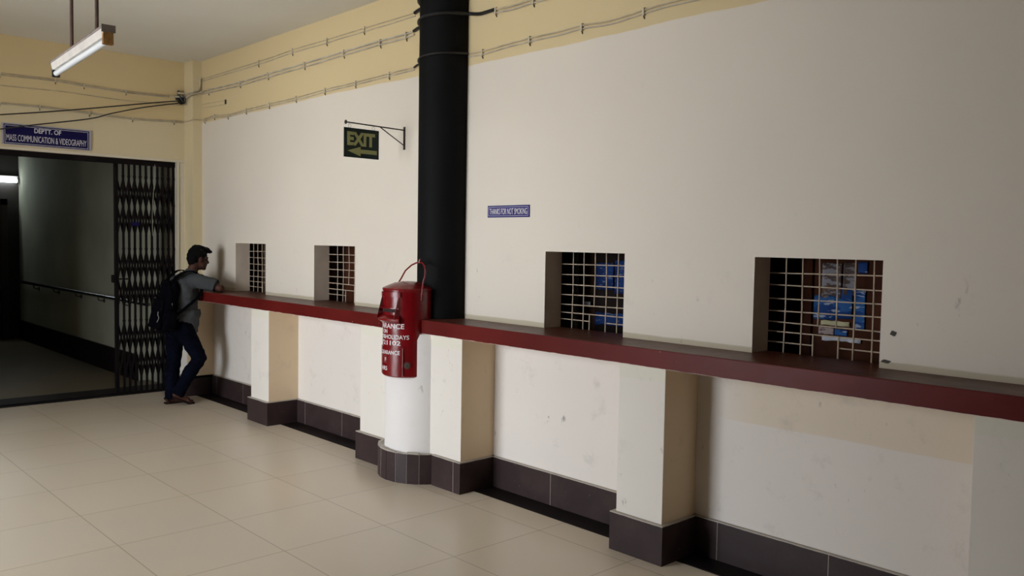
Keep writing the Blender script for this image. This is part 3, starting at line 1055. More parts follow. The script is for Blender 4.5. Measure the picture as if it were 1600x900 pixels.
E_ = onf([(1.2, 3.14), (1.866, 3.149), (1.969, 3.147), (2.441, 3.155), (2.701, 3.142), (3.099, 3.133), (3.538, 3.141)])
cable_run('top painted cable along the far wall above the gateway', E_, PXn, r=.006, two=True, gap=.016)
F_ = onf([(1.2, 3.03), (1.967, 3.035), (2.514, 3.047), (3.033, 3.037), (3.572, 3.055), (3.69, 3.058)])
cable_run('middle thin painted cable along the far wall above the gateway', F_, PXn, r=.0045, two=False, clips=False)
G_ = onf([(1.2, 2.87), (1.965, 2.878), (2.301, 2.884), (2.746, 2.876), (3.161, 2.866), (3.588, 2.884), (3.69, 2.886)])
cable_run('lowest sagging pair of cables along the far wall above the gateway', G_, PXn, r=.005, gap=.014)
# short lengths round the pilaster
t_ = tag(MB().tube(smooth_pts([(-9.10, 3.69, 2.886), (-9.0, 3.69, 2.882), (-8.895, 3.69, 2.886), (-8.89, 3.70, 2.888), (-8.89, 3.785, 2.893)]), .006, 8).build('pilaster_cable', 'cable', None, 'auto'),
         'lowest cable bending round the yellow corner pilaster', 'cable', 'cables bent round the pilaster')
t_ = tag(MB().tube(smooth_pts([(-9.08, 3.685, 3.15), (-9.0, 3.685, 3.165), (-8.895, 3.685, 3.165), (-8.885, 3.71, 3.175), (-8.885, 3.765, 3.21), (-8.885, 3.78, 3.325), (-8.86, 3.79, 3.325)]), .0075, 8).build('pilaster_cable', 'cablew', None, 'auto'),
         'grey cable bending round the corner pilaster and climbing to the top run', 'cable', 'cables bent round the pilaster')
t_ = tag(MB().tube(smooth_pts([(-9.08, 3.68, 3.12), (-8.98, 3.68, 3.13), (-8.885, 3.685, 3.145), (-8.88, 3.74, 3.165), (-8.85, 3.785, 3.188)]), .0085, 8).build('pilaster_cable', 'cablew', None, 'auto'),
         'thick grey cable bending round the corner pilaster to the middle run', 'cable', 'cables bent round the pilaster')

# black sleeves on the column


def on_col(a_deg, z, r=CRD + .008):
    return (CC[0] + r * cos(R(a_deg)), CC[1] + r * sin(R(a_deg)), z)


def sleeve(label, pre, z0, z1, post, r, a0=200, a1=345):
    P = [Vector(q) for q in pre] + [Vector(on_col(a0 + (a1 - a0) * k / 8, z0 + (z1 - z0) * (k / 8) ** .7)) for k in range(9)] + [Vector(q) for q in post]
    return tag(MB().tube(smooth_pts(P, 5), r, 8).build('cable_sleeve', 'blackwire', None, 'auto'), label, 'cable', 'black sleeves round the column')


sleeve('top black cable sleeve curling round the column at the picture edge', [(-5.13, 3.790, 3.325), (-5.05, 3.780, 3.335), (-4.96, 3.772, 3.33)], 3.305, 3.325, [(-4.49, 3.775, 3.34), (-4.40, 3.787, 3.34)], .013, 195, 345)
sleeve('middle thick black cable sleeve round the column, ending on the wall to its right', [(-5.14, 3.790, 3.195), (-5.06, 3.78, 3.205), (-4.96, 3.772, 3.195)], 3.150, 3.195, [(-4.49, 3.775, 3.20), (-4.40, 3.785, 3.184), (-4.33, 3.788, 3.184), (-4.25, 3.79, 3.187)], .012, 195, 345)
sleeve('lowest thin black cable sleeve wrapped round the column', [(-5.13, 3.790, 2.93), (-5.06, 3.78, 2.94), (-4.96, 3.772, 2.925)], 2.888, 2.930, [(-4.51, 3.785, 2.937)], .008, 195, 345)

# insulator bracket in the corner with the two hanging black cables
an = empty('cable_anchor', (-9.09, 3.64, 3.12), 'black iron cable anchor with white insulators on the corner pilaster', 'bracket')
MB().box(-9.11, -9.06, 3.625, 3.675, 3.07, 3.15, .006).box(-9.11, -9.07, 3.60, 3.68, 3.105, 3.125, .004).box(-9.10, -9.075, 3.615, 3.635, 3.14, 3.205, .005).tube([(-9.07, 3.61, 3.18), (-9.05, 3.66, 3.08)], .008, 8).build('iron_block', 'blackwire', an)
MB().tube([(-9.10, 3.58, 3.13), (-9.04, 3.69, 3.15)], .010, 10).tube([(-9.04, 3.60, 3.17), (-9.04, 3.68, 3.175)], .009, 10).build('insulator', 'cablew', an, 'auto')
MB().tube(smooth_pts([(-9.03, 3.64, 3.15), (-9.02, 3.67, 3.11), (-9.03, 3.66, 3.07), (-9.03, 3.62, 3.06), (-9.03, 3.60, 3.10)]), .008, 8).build('wire_coil', 'blackwire', an, 'auto')
for lab, pl_ in (('upper black cable sagging from the corner anchor across the far wall', [(0.9, 2.56), (1.817, 2.726), (1.945, 2.752), (2.348, 2.826), (2.706, 2.899), (3.373, 3.041), (3.60, 3.085)]),
                 ('lower black cable sagging from the corner anchor past the department board', [(0.9, 2.42), (1.815, 2.593), (1.944, 2.62), (2.209, 2.684), (2.72, 2.801), (2.93, 2.878), (3.243, 2.975), (3.60, 3.062)])):
    tag(MB().tube(smooth_pts([(-9.03, y, z) for y, z in pl_]), .006, 8).build('black_cable', 'blackwire', None, 'auto'), lab, 'cable', 'black cables hanging from the anchor')

# ------------------------------------------------------------------ hanging tube light
N0, N1 = Vector((-4.47, 1.438, 2.66)), Vector((-5.64, 1.512, 2.66))
ax = (N1 - N0).normalized()
sd = Vector((-ax.y, ax.x, 0))
LF = empty('tube_light', (N0 + N1) / 2, 'unlit fluorescent tube light hanging on two brown rods from the ceiling', 'lamp')
Lh = (N1 - N0).length / 2
MT = Matrix.Translation((N0 + N1) / 2) @ Matrix((( -ax.x, sd.x, 0, 0), (-ax.y, sd.y, 0, 0), (0, 0, 1, 0), (0, 0, 0, 1)))
# local x runs from far end to near end
MB().box(-Lh, Lh, -.027, .027, .012, .024, .003, MT).build('backing_channel', 'fixtop', LF)
m_ = MB()
prof = [(-.027, .012), (.027, .012), (.018, -.026), (-.018, -.026)]
vs = [[m_.bm.verts.new(MT @ Vector((x, y, z))) for y, z in prof] for x in (-Lh + .004, Lh - .004)]
for q in range(4):
    m_.bm.faces.new((vs[0][q], vs[0][(q + 1) % 4], vs[1][(q + 1) % 4], vs[1][q]))
m_.bm.faces.new(vs[0][::-1])
m_.bm.faces.new(vs[1])
m_.build('housing', 'fixture', LF)
m_ = MB()
m_.tube([MT @ Vector((-Lh + .02, 0, -.045)), MT @ Vector((Lh - .02, 0, -.045))], .0165, 20)
m_.build('tube', 'tube', LF, 'auto')
for s_, mt_, w_ in ((-1, 'blackwire', .017), (1, 'rust', .021)):
    m_ = MB()
    x = s_ * Lh
    m_.box(min(x, x - s_ * .022), max(x, x - s_ * .022), -w_, w_, -.063, .006, .003, MT)
    m_.build('end_cap', mt_, LF)
MB().box(Lh - .002, Lh + .006, -.030, .030, -.006, .026, .002, MT).build('end_plate', 'fixtop', LF)
for fx in (-.17, .37):
    p_ = MT @ Vector((fx, 0, .026))
    rd = MB().tube([p_, (p_.x, p_.y, CEIL + .002)], .010, 10).build('rod', 'rod', LF, 'auto')
    MB().lathe([(0, CEIL - .03), (.03, CEIL - .025), (.04, CEIL), (0, CEIL)], (p_.x, p_.y), 20).build('ceiling_rose', 'rod', rd, 'auto')

# lit tube in the corridor
cl = empty('corridor_light', (-15.0, 3.2, 2.48), 'lit white fluorescent tube at the dark end of the corridor', 'lamp')
MB().box(-15.09, -15.05, 2.55, 3.48, 2.50, 2.56, .004).build('housing', 'fixture', cl)
MB().tube([(-15.03, 2.57, 2.485), (-15.03, 3.46, 2.485)], .030, 14).build('tube', 'litglass', cl, 'auto')
for y in (2.565, 3.465):
    MB().box(-15.07, -15.01, y - .008, y + .008, 2.45, 2.52, .002).build('end_cap', 'fixtop', cl)

# corridor handrail
hr = empty('handrail', (-12, 3.42, .91), 'polished metal handrail on the corridor wall beyond the gate', 'handrail')
MB().tube([(-15.0, 3.42, .925), (-12.2, 3.42, .918), (-9.42, 3.42, .912)], .022, 14).build('rail', 'rail', hr, 'auto')
for x in (-14.0, -13.0, -12.0, -11.1, -10.2):
    MB().tube([(x, 3.42, .90), (x, 3.43, .86), (x, 3.47, .85), (x, 3.498, .85)], .007, 8).tube([(x, 3.490, .85), (x, 3.499, .85)], .026, 12).build('rail_bracket', 'darkmetal', hr, 'auto')

# ------------------------------------------------------------------ collapsible gate
gt = empty('collapsible_gate', (-9.2, 3.3, 0), 'dark brown folding lattice gate pushed open against the right side of the gateway', 'gate')
GX = -9.19
ys = [3.000, 3.061, 3.118, 3.175, 3.233, 3.291, 3.350, 3.410, 3.466, 3.526, 3.578]
ys = [y + .028 for y in ys]
for k, y in enumerate(ys):
    m_ = MB()
    for dx in (-.010, .010):   # two light channels back to back
        m_.box(GX + dx - .003, GX + dx + .003, y - .0085, y + .0085, .012, 2.395)
    m_.build('picket', 'gate', gt)
m_ = MB()
m_.box(GX - .02, GX + .02, OY0, OY1, 2.395, 2.449)
m_.build('top_track', 'gate', gt)
MB().box(GX - .018, GX + .018, ys[0] - .030, ys[0] - .012, .012, 2.395, .002).build('leading_bar', 'gate', gt)
MB().box(GX - .02, GX + .02, OY0, OY1, .004, .014).build('bottom_track', 'gate', gt)
H_ = .285
for zc in (1.985, 1.235, .485):
    for i in range(-1, len(ys) - 1):
        for sgn in (1, -1):
            i0, i1 = i, i + 2
            zz0, zz1 = zc - H_ * sgn, zc + H_ * sgn
            if i0 < 0:
                i0, zz0 = 0, zc
            if i1 > len(ys) - 1:
                i1, zz1 = len(ys) - 1, zc
            a, b = Vector((GX + sgn * .0165, ys[i0], zz0)), Vector((GX + sgn * .0165, ys[i1], zz1))
            dv = (b - a).normalized()
            sv = Vector((0, dv.z, -dv.y)) * .0095
            if sgn * (b.z - a.z) < 0:
                pass
            MB().slab([a - sv - dv * .01, a + sv - dv * .01, b + sv + dv * .01, b - sv + dv * .01], (sgn * .003, 0, 0)).build('lattice_bar', 'gate', gt)
tagp = MB().box(GX + .021, GX + .024, 3.165, 3.245, 1.76, 1.80, .001).build('name_plate', 'blue', gt)
MB().box(GX - .03, GX + .03, ys[0] - .055, ys[0] - .02, 1.17, 1.25, .004).box(GX + .02, GX + .03, ys[0] - .04, ys[2], 1.20, 1.215).build('latch', 'gate', gt)
MB().tube(smooth_pts([(GX + .022, 3.405, 2.41), (GX + .024, 3.395, 2.2), (GX + .022, 3.385, 2.05), (GX + .024, 3.375, 1.9), (GX + .022, 3.378, 1.66)]), .0025, 6).build('hanging_string', 'cablew', gt, 'auto')

# ------------------------------------------------------------------ person


def capsule_chain(bm, a, b, ra, rb, n=20, flat=False, sx=1.0, sdir=None):
    """tapered capsule between a and b; flat=True leaves square ends; sx flattens across sdir"""
    a, b = Vector(a), Vector(b)
    d = b - a
    ln = d.length
    z = d.normalized()
    if sdir is not None:
        y = Vector(sdir)
        y = (y - z * y.dot(z)).normalized()
    else:
        t = Vector((1, 0, 0)) if abs(z.x) < .9 else Vector((0, 1, 0))
        y = (t - z * t.dot(z)).normalized()
    x = y.cross(z)
    prof = []
    if flat:
        prof = [(0, 0), (ra, 0), (ra, .001), (rb, ln - .001), (rb, ln), (0, ln)]
    else:
        for k in range(7):
            t = pi / 2 * k / 6
            prof.append((ra * sin(t), -ra * cos(t)))
        for k in range(7):
            t = pi / 2 * k / 6
            prof.append((rb * cos(t), ln + rb * sin(t)))
    rings = []
    for r, h in prof:
        if r < 1e-6:
            rings.append([bm.verts.new(a + z * h)])
        else:
            rings.append([bm.verts.new(a + z * h + (x * cos(2 * pi * k / n) + y * sx * sin(2 * pi * k / n)) * r) for k in range(n)])
    for p, q in zip(rings, rings[1:]):
        for k in range(n):
            k2 = (k + 1) % n
            if len(p) == 1 and len(q) == 1:
                continue
            if len(p) == 1:
                bm.faces.new((p[0], q[k2], q[k]))
            elif len(q) == 1:
                bm.faces.new((p[k], p[k2], q[0]))
            else:
                bm.faces.new((p[k], p[k2], q[k2], q[k]))


def ell(bm, c, r, rot=None):
    g = bmesh.ops.create_uvsphere(bm, u_segments=20, v_segments=12, radius=1)
    m = Matrix.Translation(c) @ (rot.to_4x4() if rot else Matrix()) @ Matrix.Diagonal((*r, 1))
    for v in g['verts']:
        v.co = m @ v.co


def remeshed(name, fill, voxel, smooth_it, mat, parent, disp=None, cuts=()):
    bm = bmesh.new()
    fill(bm)
    bmesh.ops.recalc_face_normals(bm, faces=bm.faces)
    me = bpy.data.meshes.new(name)
    bm.to_mesh(me)
    bm.free()
    o = bpy.data.objects.new(name, me)
    COL.objects.link(o)
    r = o.modifiers.new('r', 'REMESH')
    r.mode = 'VOXEL'
    r.voxel_size = voxel
    s = o.modifiers.new('s', 'SMOOTH')
    s.iterations = smooth_it
    s.factor = .5
    dg = bpy.context.evaluated_depsgraph_get()
    dg.update()
    me2 = bpy.data.meshes.new_from_object(o.evaluated_get(dg))
    bpy.data.objects.remove(o)
    if disp:
        me2.update()
        ns_ = [v.normal.copy() for v in me2.vertices]
        for v, n_ in zip(me2.vertices, ns_):
            v.co += n_ * disp(v.co)
    for co, no in cuts:
        bm = bmesh.new()
        bm.from_mesh(me2)
        bmesh.ops.bisect_plane(bm, geom=bm.verts[:] + bm.edges[:] + bm.faces[:], plane_co=co, plane_no=no, clear_outer=True)
        bm.to_mesh(me2)
        bm.free()
    me2.name = name
    return link(name, me2, mat, parent, True)


V = Vector
pe = empty('person', (-8.32, 3.32, 0), 'person in grey shirt and dark jeans leaning on the counter with crossed legs', 'person')
J = dict(pel=V((-8.33, 3.325, .80)), lh=V((-8.415, 3.32, .76)), rh=V((-8.245, 3.335, .76)),
         lk=V((-8.415, 3.300, .42)), la=V((-8.395, 3.265, .075)),
         rk=V((-8.215, 3.475, .455)), ra=V((-8.275, 3.290, .125)),
         wa=V((-8.32, 3.365, .94)), ch=V((-8.315, 3.365, 1.14)), nb=V((-8.31, 3.435, 1.285)),
         rs=V((-8.155, 3.425, 1.235)), re=V((-7.985, 3.59, 1.158)), rw=V((-8.185, 3.655, 1.150)),
         ls=V((-8.475, 3.425, 1.235)), le=V((-8.665, 3.590, 1.158)), lw=V((-8.445, 3.665, 1.155)),
         hd=V((-8.305, 3.505, 1.438)))


def hand(bm, wrist, direc, up, side):
    """palm, four unequal bent fingers and a thumb; relaxed, palm down on the counter"""
    d = direc.normalized()
    u = up.normalized()
    s = d.cross(u).normalized() * side
    palm_end = wrist + d * .085
    for k, off in enumerate((-.027, -.009, .009, .027)):
        capsule_chain(bm, wrist + s * off * .6 + d * .01, palm_end + s * off, .0135, .0115, 12)
    lens = ((.030, .020, .016), (.038, .025, .018), (.036, .023, .017), (.028, .017, .014))
    for off, (a, b, c) in zip((.030, .010, -.010, -.029), lens):
        p0 = palm_end + s * off
        sp = (d + s * off * 2.5).normalized()
        p1 = p0 + (sp * .97 + u * .10).normalized() * a
        p2 = p1 + (sp * .92 - u * .34).normalized() * b
        p3 = p2 + (sp * .75 - u * .55).normalized() * c
        capsule_chain(bm, p0, p1, .0098, .0088, 10)
        capsule_chain(bm, p1, p2, .0088, .008, 10)
        capsule_chain(bm, p2, p3, .008, .007, 10)
    t0 = wrist + d * .025 + s * .025
    t1 = t0 + (d * .6 + s * .8).normalized() * .036
    t2 = t1 + (d * .85 + s * .45).normalized() * .030
    capsule_chain(bm, t0, t1, .013, .0105, 10)
    capsule_chain(bm, t1, t2, .0105, .008, 10)


FD = V((0.03, .985, -.16)).normalized()     # where the face points: over the counter, slightly down
UPH = V((0, .16, .985)).normalized()
SDH = FD.cross(UPH).normalized()            # his right


def hp_(f, s, u):
    return J['hd'] + FD * f + SDH * s + UPH * u


RH = Matrix((SDH, FD, UPH)).transposed()


def body(bm):
    c = capsule_chain
    # trunk
    c(bm, J['pel'] + V((0, 0, -.02)), J['wa'], .125, .115, 24, sx=.78, sdir=(0, 1, 0))
    c(bm, J['wa'], J['ch'], .115, .135, 24, sx=.78, sdir=(0, 1, 0))
    c(bm, J['rs'] + V((.03 * -1, 0, -.01)), J['ls'] + V((.03, 0, -.01)), .062, .062)
    c(bm, J['ch'] + V((0, 0, .04)), J['nb'] + V((0, -.01, 0)), .10, .055)
    c(bm, J['nb'], hp_(-.025, 0, -.05), .052, .050)
    # head
    ell(bm, hp_(-.008, 0, .030), (.072, .092, .082), RH)
    ell(bm, hp_(.022, 0, -.035), (.056, .066, .074), RH)
    c(bm, hp_(.068, 0, -.082), hp_(.060, 0, -.072), .024, .030)
    c(bm, hp_(.040, .038, -.062), hp_(.068, .012, -.085), .022, .018)
    c(bm, hp_(.040, -.038, -.062), hp_(.068, -.012, -.085), .022, .018)
    c(bm, hp_(.083, 0, .012), hp_(.103, 0, -.022), .009, .0125, 12)
    ell(bm, hp_(.098, .010, -.026), (.008, .008, .007), RH)
    ell(bm, hp_(.098, -.010, -.026), (.008, .008, .007), RH)
    c(bm, hp_(.080, .028, .022), hp_(.086, -.0, .020), .010, .008, 12)
    c(bm, hp_(.080, -.028, .022), hp_(.086, .0, .020), .010, .008, 12)
    c(bm, hp_(.084, .016, -.049), hp_(.093, 0, -.047), .006, .0065, 10)
    c(bm, hp_(.084, -.016, -.049), hp_(.093, 0, -.047), .006, .0065, 10)
    c(bm, hp_(.082, .013, -.058), hp_(.090, 0, -.058), .0065, .0065, 10)
    c(bm, hp_(.082, -.013, -.058), hp_(.090, 0, -.058), .0065, .0065, 10)
    for s in (1, -1):
        ell(bm, hp_(-.004, s * .074, -.008), (.010, .019, .032), RH)
        ell(bm, hp_(.050, s * .040, -.022), (.022, .022, .020), RH)
    # arms
    for p, q in (('r', 1), ('l', -1)):
        S_, E_, W_ = J[p + 's'], J[p + 'e'], J[p + 'w']
        c(bm, S_, E_, .050, .036)
        c(bm, E_, E_ + (W_ - E_) * .35, .036, .038)
        c(bm, E_ + (W_ - E_) * .35, W_, .038, .025)
        d_ = (W_ - E_).normalized()
        hand(bm, W_ + d_ * .01, d_ + V((0, .12, -.02)), V((0, 0, 1)), -q)
    # legs
    for p in 'lr':
        H0, K0, A0 = J[p + 'h'], J[p + 'k'], J[p + 'a']
        c(bm, H0, K0, .080, .052)
        c(bm, K0, K0 + (A0 - K0) * .35 - V((0, .012, 0)), .050, .050)
        c(bm, K0 + (A0 - K0) * .35 - V((0, .012, 0)), A0, .050, .033)
    # feet: left flat, right crossed and resting on its toes
    la, ra = J['la'], J['ra']
    c(bm, la + V((0, -.025, -.035)), la + V((0, .10, -.048)), .030, .026)
    c(bm, la + V((0, .0, 0)), la + V((.0, .10, -.045)), .032, .024)
    for k, off in enumerate((.026, .010, -.004, -.017, -.028)):
        c(bm, la + V((off * .8, .10, -.050)), la + V((off, .165 - .011 * k, -.056)), .014 if k else .016, .009 if k else .013, 10)
    c(bm, ra + V((0, -.03, -.02)), ra + V((.01, .085, -.085)), .028, .024)
    c(bm, ra, ra + V((.01, .08, -.075)), .031, .024)
    for k, off in enumerate((-.026, -.010, .004, .017, .028)):
        c(bm, ra + V((.01 + off * .8, .085, -.088)), ra + V((.012 + off, .145 - .010 * k, -.104)), .014 if k else .016, .009 if k else .013, 10)


remeshed('body', body, .0055, 3, 'skin', pe)


def fold(sc, amp, st=(1, 1, 1)):
    def f(co):
        q = V((co.x * st[0], co.y * st[1], co.z * st[2]))
        return amp * (noise.noise(q * sc) + .5 * noise.noise(q * sc * 2.3))
    return f


def trousers(bm):
    c = capsule_chain
    c(bm, J['pel'] + V((0, -.01, -.01)), J['wa'] + V((0, -.005, -.03)), .140, .128, 24, sx=.80, sdir=(0, 1, 0))
    c(bm, J['pel'] + V((-.06, -.045, -.03)), J['pel'] + V((.06, -.040, -.03)), .085, .085)
    for p in 'lr':
        H0, K0, A0 = J[p + 'h'], J[p + 'k'], J[p + 'a']
        c(bm, H0 + V((0, 0, -.01)), K0, .097, .070)
        c(bm, K0, A0 + (K0 - A0) * .10, .070, .052)
        d_ = (A0 - K0).normalized()
        c(bm, K0 + (A0 - K0) * .38 - V((0, .012, 0)), A0 + (K0 - A0) * .2, .066, .060)
        c(bm, A0 + (K0 - A0) * .35, A0 + d_ * .030, .060, .060, flat=True)


remeshed('trousers', trousers, .008, 4, 'jeans', pe, fold(14, .009, (1, 1, 1.6)))


def shirt(bm):
    c = capsule_chain
    c(bm, V((-8.32, 3.350, .735)), V((-8.32, 3.375, .86)), .152, .148, 28, flat=True, sx=.95, sdir=(0, 1, 0))
    c(bm, V((-8.32, 3.375, .85)), J['wa'] + V((0, .012, 0)), .148, .150, 28, flat=True, sx=.97, sdir=(0, 1, 0))
    c(bm, J['wa'] + V((0, .008, 0)), J['ch'], .140, .150, 28, sx=.86, sdir=(0, 1, 0))
    c(bm, J['rs'] + V((-.035, -.005, -.012)), J['ls'] + V((.035, -.005, -.012)), .076, .076)
    c(bm, J['ch'] + V((0, -.01, .06)), J['nb'] + V((0, -.012, -.005)), .115, .066)
    for p in 'rl':
        S_, E_ = J[p + 's'], J[p + 'e']
        c(bm, S_, S_ + (E_ - S_) * .45, .068, .066)
        c(bm, S_ + (E_ - S_) * .2, S_ + (E_ - S_) * .82 + V((0, 0, .004)), .066, .064, flat=True)


remeshed('shirt', shirt, .007, 3, 'shirt', pe, fold(13, .010, (1, 1, 1)))
# collar standing round the neck
m_ = MB()
cc = J['nb'] + V((0, .004, .012))
A = []
for k in range(25):
    a = R(-225 + 270 * k / 24)
    rr_ = .062
    p0 = cc + V((rr_ * cos(a), rr_ * .95 * sin(a) - .004, -.016))
    p1 = cc + V(((rr_ - .003) * cos(a), (rr_ - .003) * .95 * sin(a), .026 - .012 * (k in (0, 24))))
    p2 = cc + V(((rr_ + .018) * cos(a), (rr_ + .018) * .95 * sin(a) - .004, -.010))
    A.append([m_.bm.verts.new(v) for v in (p0, p1, p2)])
for a, b in zip(A, A[1:]):
    for q in range(2):
        m_.bm.faces.new((a[q], b[q], b[q + 1], a[q + 1]))
co_ = m_.build('collar', 'shirtdk', pe, True)
so = co_.modifiers.new('s', 'SOLIDIFY')
so.thickness = .004


def hair(bm):
    ell(bm, hp_(-.016, 0, .046), (.082, .094, .082), RH)
    ell(bm, hp_(-.052, 0, .010), (.073, .062, .080), RH)
    ell(bm, hp_(.050, 0, .098), (.062, .052, .030), RH)
    ell(bm, hp_(.088, .010, .088), (.045, .028, .018), RH)
    ell(bm, hp_(-.010, 0, .110), (.060, .070, .026), RH)
    ell(bm, hp_(-.060, 0, -.040), (.052, .036, .040), RH)
    for s in (1, -1):
        capsule_chain(bm, hp_(.024, s * .066, .040), hp_(.020, s * .069, .005), .014, .007, 12)


remeshed('hair', hair, .006, 2, 'hair', pe, fold(55, .006))
for s in (1, -1):
    m_ = MB()
    ell(m_.bm, hp_(.074, s * .029, .001), (.010, .010, .006), RH)
    m_.build('eye', 'eye', pe, True)

for p, tilt in (('l', 0), ('r', 1)):
    a_ = J[p + 'a']
    m_ = MB()
    if not tilt:
        z0 = 0.0
        out_ = [(-.030, -.062), (.030, -.062), (.036, -.02), (.034, .06), (.046, .11), (.042, .155), (.020, .182), (-.010, .178), (-.036, .155), (-.044, .10), (-.034, .04), (-.036, -.02)]
        m_.slab([V((a_.x + x, a_.y + y, .001)) for x, y in out_], (0, 0, .014))
        sd_ = m_.build('sandal', 'sandal', pe)
        MB().tube(smooth_pts([(a_.x - .040, a_.y + .09, .012), (a_.x - .034, a_.y + .095, .040), (a_.x, a_.y + .10, .058), (a_.x + .036, a_.y + .095, .040), (a_.x + .042, a_.y + .09, .012)]), .008, 8).tube(
            smooth_pts([(a_.x + .034, a_.y - .02, .010), (a_.x + .036, a_.y - .05, .045), (a_.x, a_.y - .066, .060), (a_.x - .036, a_.y - .05, .045), (a_.x - .034, a_.y - .02, .010)]), .006, 8).build('strap', 'sandal', sd_, 'auto')
    else:
        pts_ = []
        dirv = V((.01, .115, -.065)).normalized()
        toe = a_ + V((.011, .085, -.112))
        heel = a_ + V((0, -.045, -.050))
        up_ = V((0, .5, .86)).normalized()
        sv = V((1, 0, 0))
        tp = toe + V((0, .075, 0))
        outl = [heel - sv * .03, heel + sv * .03, toe + sv * .044, tp + sv * .034 + V((0, -.02, 0)), tp, tp - sv * .034 + V((0, -.02, 0)), toe - sv * .042]
        vs0 = [m_.bm.verts.new(q) for q in outl]
        vs1 = [m_.bm.verts.new(q + V((0, -.003, -.012)) if q.z > .03 else V((q.x, q.y, max(.001, q.z - .012)))) for q in outl]
        m_.bm.faces.new((vs0[0], vs0[1], vs0[2], vs0[6]))
        m_.bm.faces.new((vs0[2], vs0[3], vs0[4], vs0[5], vs0[6]))
        m_.bm.faces.new((vs1[6], vs1[2], vs1[1], vs1[0]))
        m_.bm.faces.new((vs1[6], vs1[5], vs1[4], vs1[3], vs1[2]))
        for k in range(7):
            m_.bm.faces.new((vs0[k], vs1[k], vs1[(k + 1) % 7], vs0[(k + 1) % 7]))
        sd_ = m_.build('sandal', 'sandal', pe)
        t2 = toe + V((0, .01, 0))
        MB().tube(smooth_pts([t2 - sv * .042, t2 - sv * .036 + V((0, 0, .03)), t2 + V((0, 0, .046)), t2 + sv * .036 + V((0, 0, .03)), t2 + sv * .043]), .008, 8).build('strap', 'sandal', sd_, 'auto')

# ------------------------------------------------------------------ backpack
bp_ = empty('backpack', (-8.30, 3.14, .75), 'bulging black backpack worn on the back of the person at the counter', 'backpack')
BM_ = Matrix.Translation((-8.30, 3.175, .980)) @ Matrix.Rotation(R(-9), 4, 'X')


def rbox(bm, cx_, cy_, cz_, sx_, sy_, sz_, bev, mat=BM_):
    g = bmesh.ops.create_cube(bm, size=1)
    vs = g['verts']
    for v in vs:
        v.co = Vector((cx_ + v.co.x * sx_, cy_ + v.co.y * sy_, cz_ + v.co.z * sz_))
        if v.co.z > cz_:
            v.co.x = cx_ + (v.co.x - cx_) * .82
            v.co.y = cy_ + (v.co.y - cy_) * .80 + .012
    es = list({e for v in vs for e in v.link_edges})
    r = bmesh.ops.bevel(bm, geom=es, offset=bev, segments=5, affect='EDGES', profile=.5)
    for v in {v for f in r['faces'] for v in f.verts} | set(v for v in vs if v.is_valid):
        v.co = mat @ v.co


remeshed('main_compartment', lambda bm: rbox(bm, 0, .01, 0, .32, .165, .50, .075), .008, 4, 'bag', bp_, fold(11, .010))
remeshed('front_pocket', lambda bm: rbox(bm, 0, -.070, -.075, .26, .060, .30, .028), .008, 4, 'bag', bp_, fold(12, .008))
remeshed('side_pocket', lambda bm: rbox(bm, .155, .0, -.13, .06, .12, .20, .028), .006, 3, 'bag', bp_, fold(14, .006))
remeshed('side_pocket', lambda bm: rbox(bm, -.155, .0, -.13, .06, .12, .20, .028), .006, 3, 'bag', bp_, fold(14, .006))
zs = smooth_pts([BM_ @ V((.160, -.035, -.15)), BM_ @ V((.163, -.03, 0)), BM_ @ V((.145, -.03, .15)), BM_ @ V((.08, -.035, .236)), BM_ @ V((0, -.035, .25)), BM_ @ V((-.08, -.035, .236)), BM_ @ V((-.145, -.03, .15))])
MB().tube(zs, .005, 6).build('zip', 'bagstrap', bp_, 'auto')
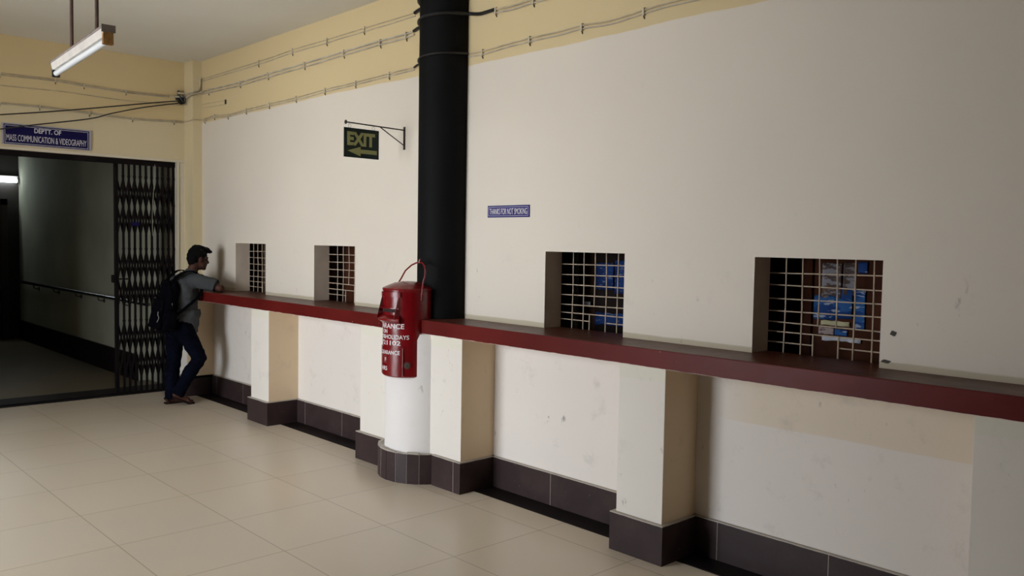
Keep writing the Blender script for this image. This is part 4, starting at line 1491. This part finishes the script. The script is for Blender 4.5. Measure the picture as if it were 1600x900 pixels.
MB().tube(smooth_pts([BM_ @ V((-.03, .06, .235)), BM_ @ V((-.028, .05, .28)), BM_ @ V((0, .045, .292)), BM_ @ V((.028, .05, .28)), BM_ @ V((.03, .06, .235))]), .008, 8).build('grab_handle', 'bagstrap', bp_, 'auto')
zp = BM_ @ V((.172, -.005, .015))
MB().box(zp.x - .003, zp.x + .004, zp.y + .006, zp.y + .006, zp.z - .035, zp.z, .002).tube([zp + V((0, 0, 0)), zp + V((.002, .002, .022))], .0035, 8).build('zip_pull', 'steel', bp_, 'auto')
zp2 = BM_ @ V((.120, -.105, -.06))
MB().tube(smooth_pts([zp2, zp2 + V((.006, -.006, -.03)), zp2 + V((.002, .004, -.06)), zp2 + V((.004, -.014, -.10))]), .0032, 6).build('drawstring', simple('grey_cord', (.30, .31, .33), .6), bp_, 'auto')


def strap(pts_, wdt, side_dir, name, thick=.008):
    P = smooth_pts(pts_, 6)
    m_ = MB()
    A = []
    for i, p in enumerate(P):
        t_ = (P[min(i + 1, len(P) - 1)] - P[max(i - 1, 0)]).normalized()
        s_ = V(side_dir)
        s_ = (s_ - t_ * s_.dot(t_)).normalized() * wdt / 2
        n_ = t_.cross(s_).normalized() * thick / 2
        A.append([m_.bm.verts.new(p + v) for v in (-s_ - n_, s_ - n_, s_ + n_, -s_ + n_)])
    for a, b in zip(A, A[1:]):
        for q in range(4):
            m_.bm.faces.new((a[q], a[(q + 1) % 4], b[(q + 1) % 4], b[q]))
    m_.bm.faces.new(A[0][::-1])
    m_.bm.faces.new(A[-1])
    return m_.build(name, 'bagstrap', bp_, 'auto')


for s in (1, -1):
    X = lambda v: V((-8.315 + s * (v[0] + 8.315), v[1], v[2]))
    strap([X(q) for q in [(-8.245, 3.215, 1.215), (-8.225, 3.275, 1.275), (-8.205, 3.345, 1.316), (-8.195, 3.410, 1.318), (-8.19, 3.462, 1.280), (-8.185, 3.487, 1.21), (-8.165, 3.480, 1.14), (-8.155, 3.450, 1.08),
                          (-8.150, 3.40, 1.035), (-8.155, 3.34, .985), (-8.162, 3.28, .935), (-8.165, 3.23, .90)]], .052 if s else .05, (1, .1, 0), 'shoulder_strap')
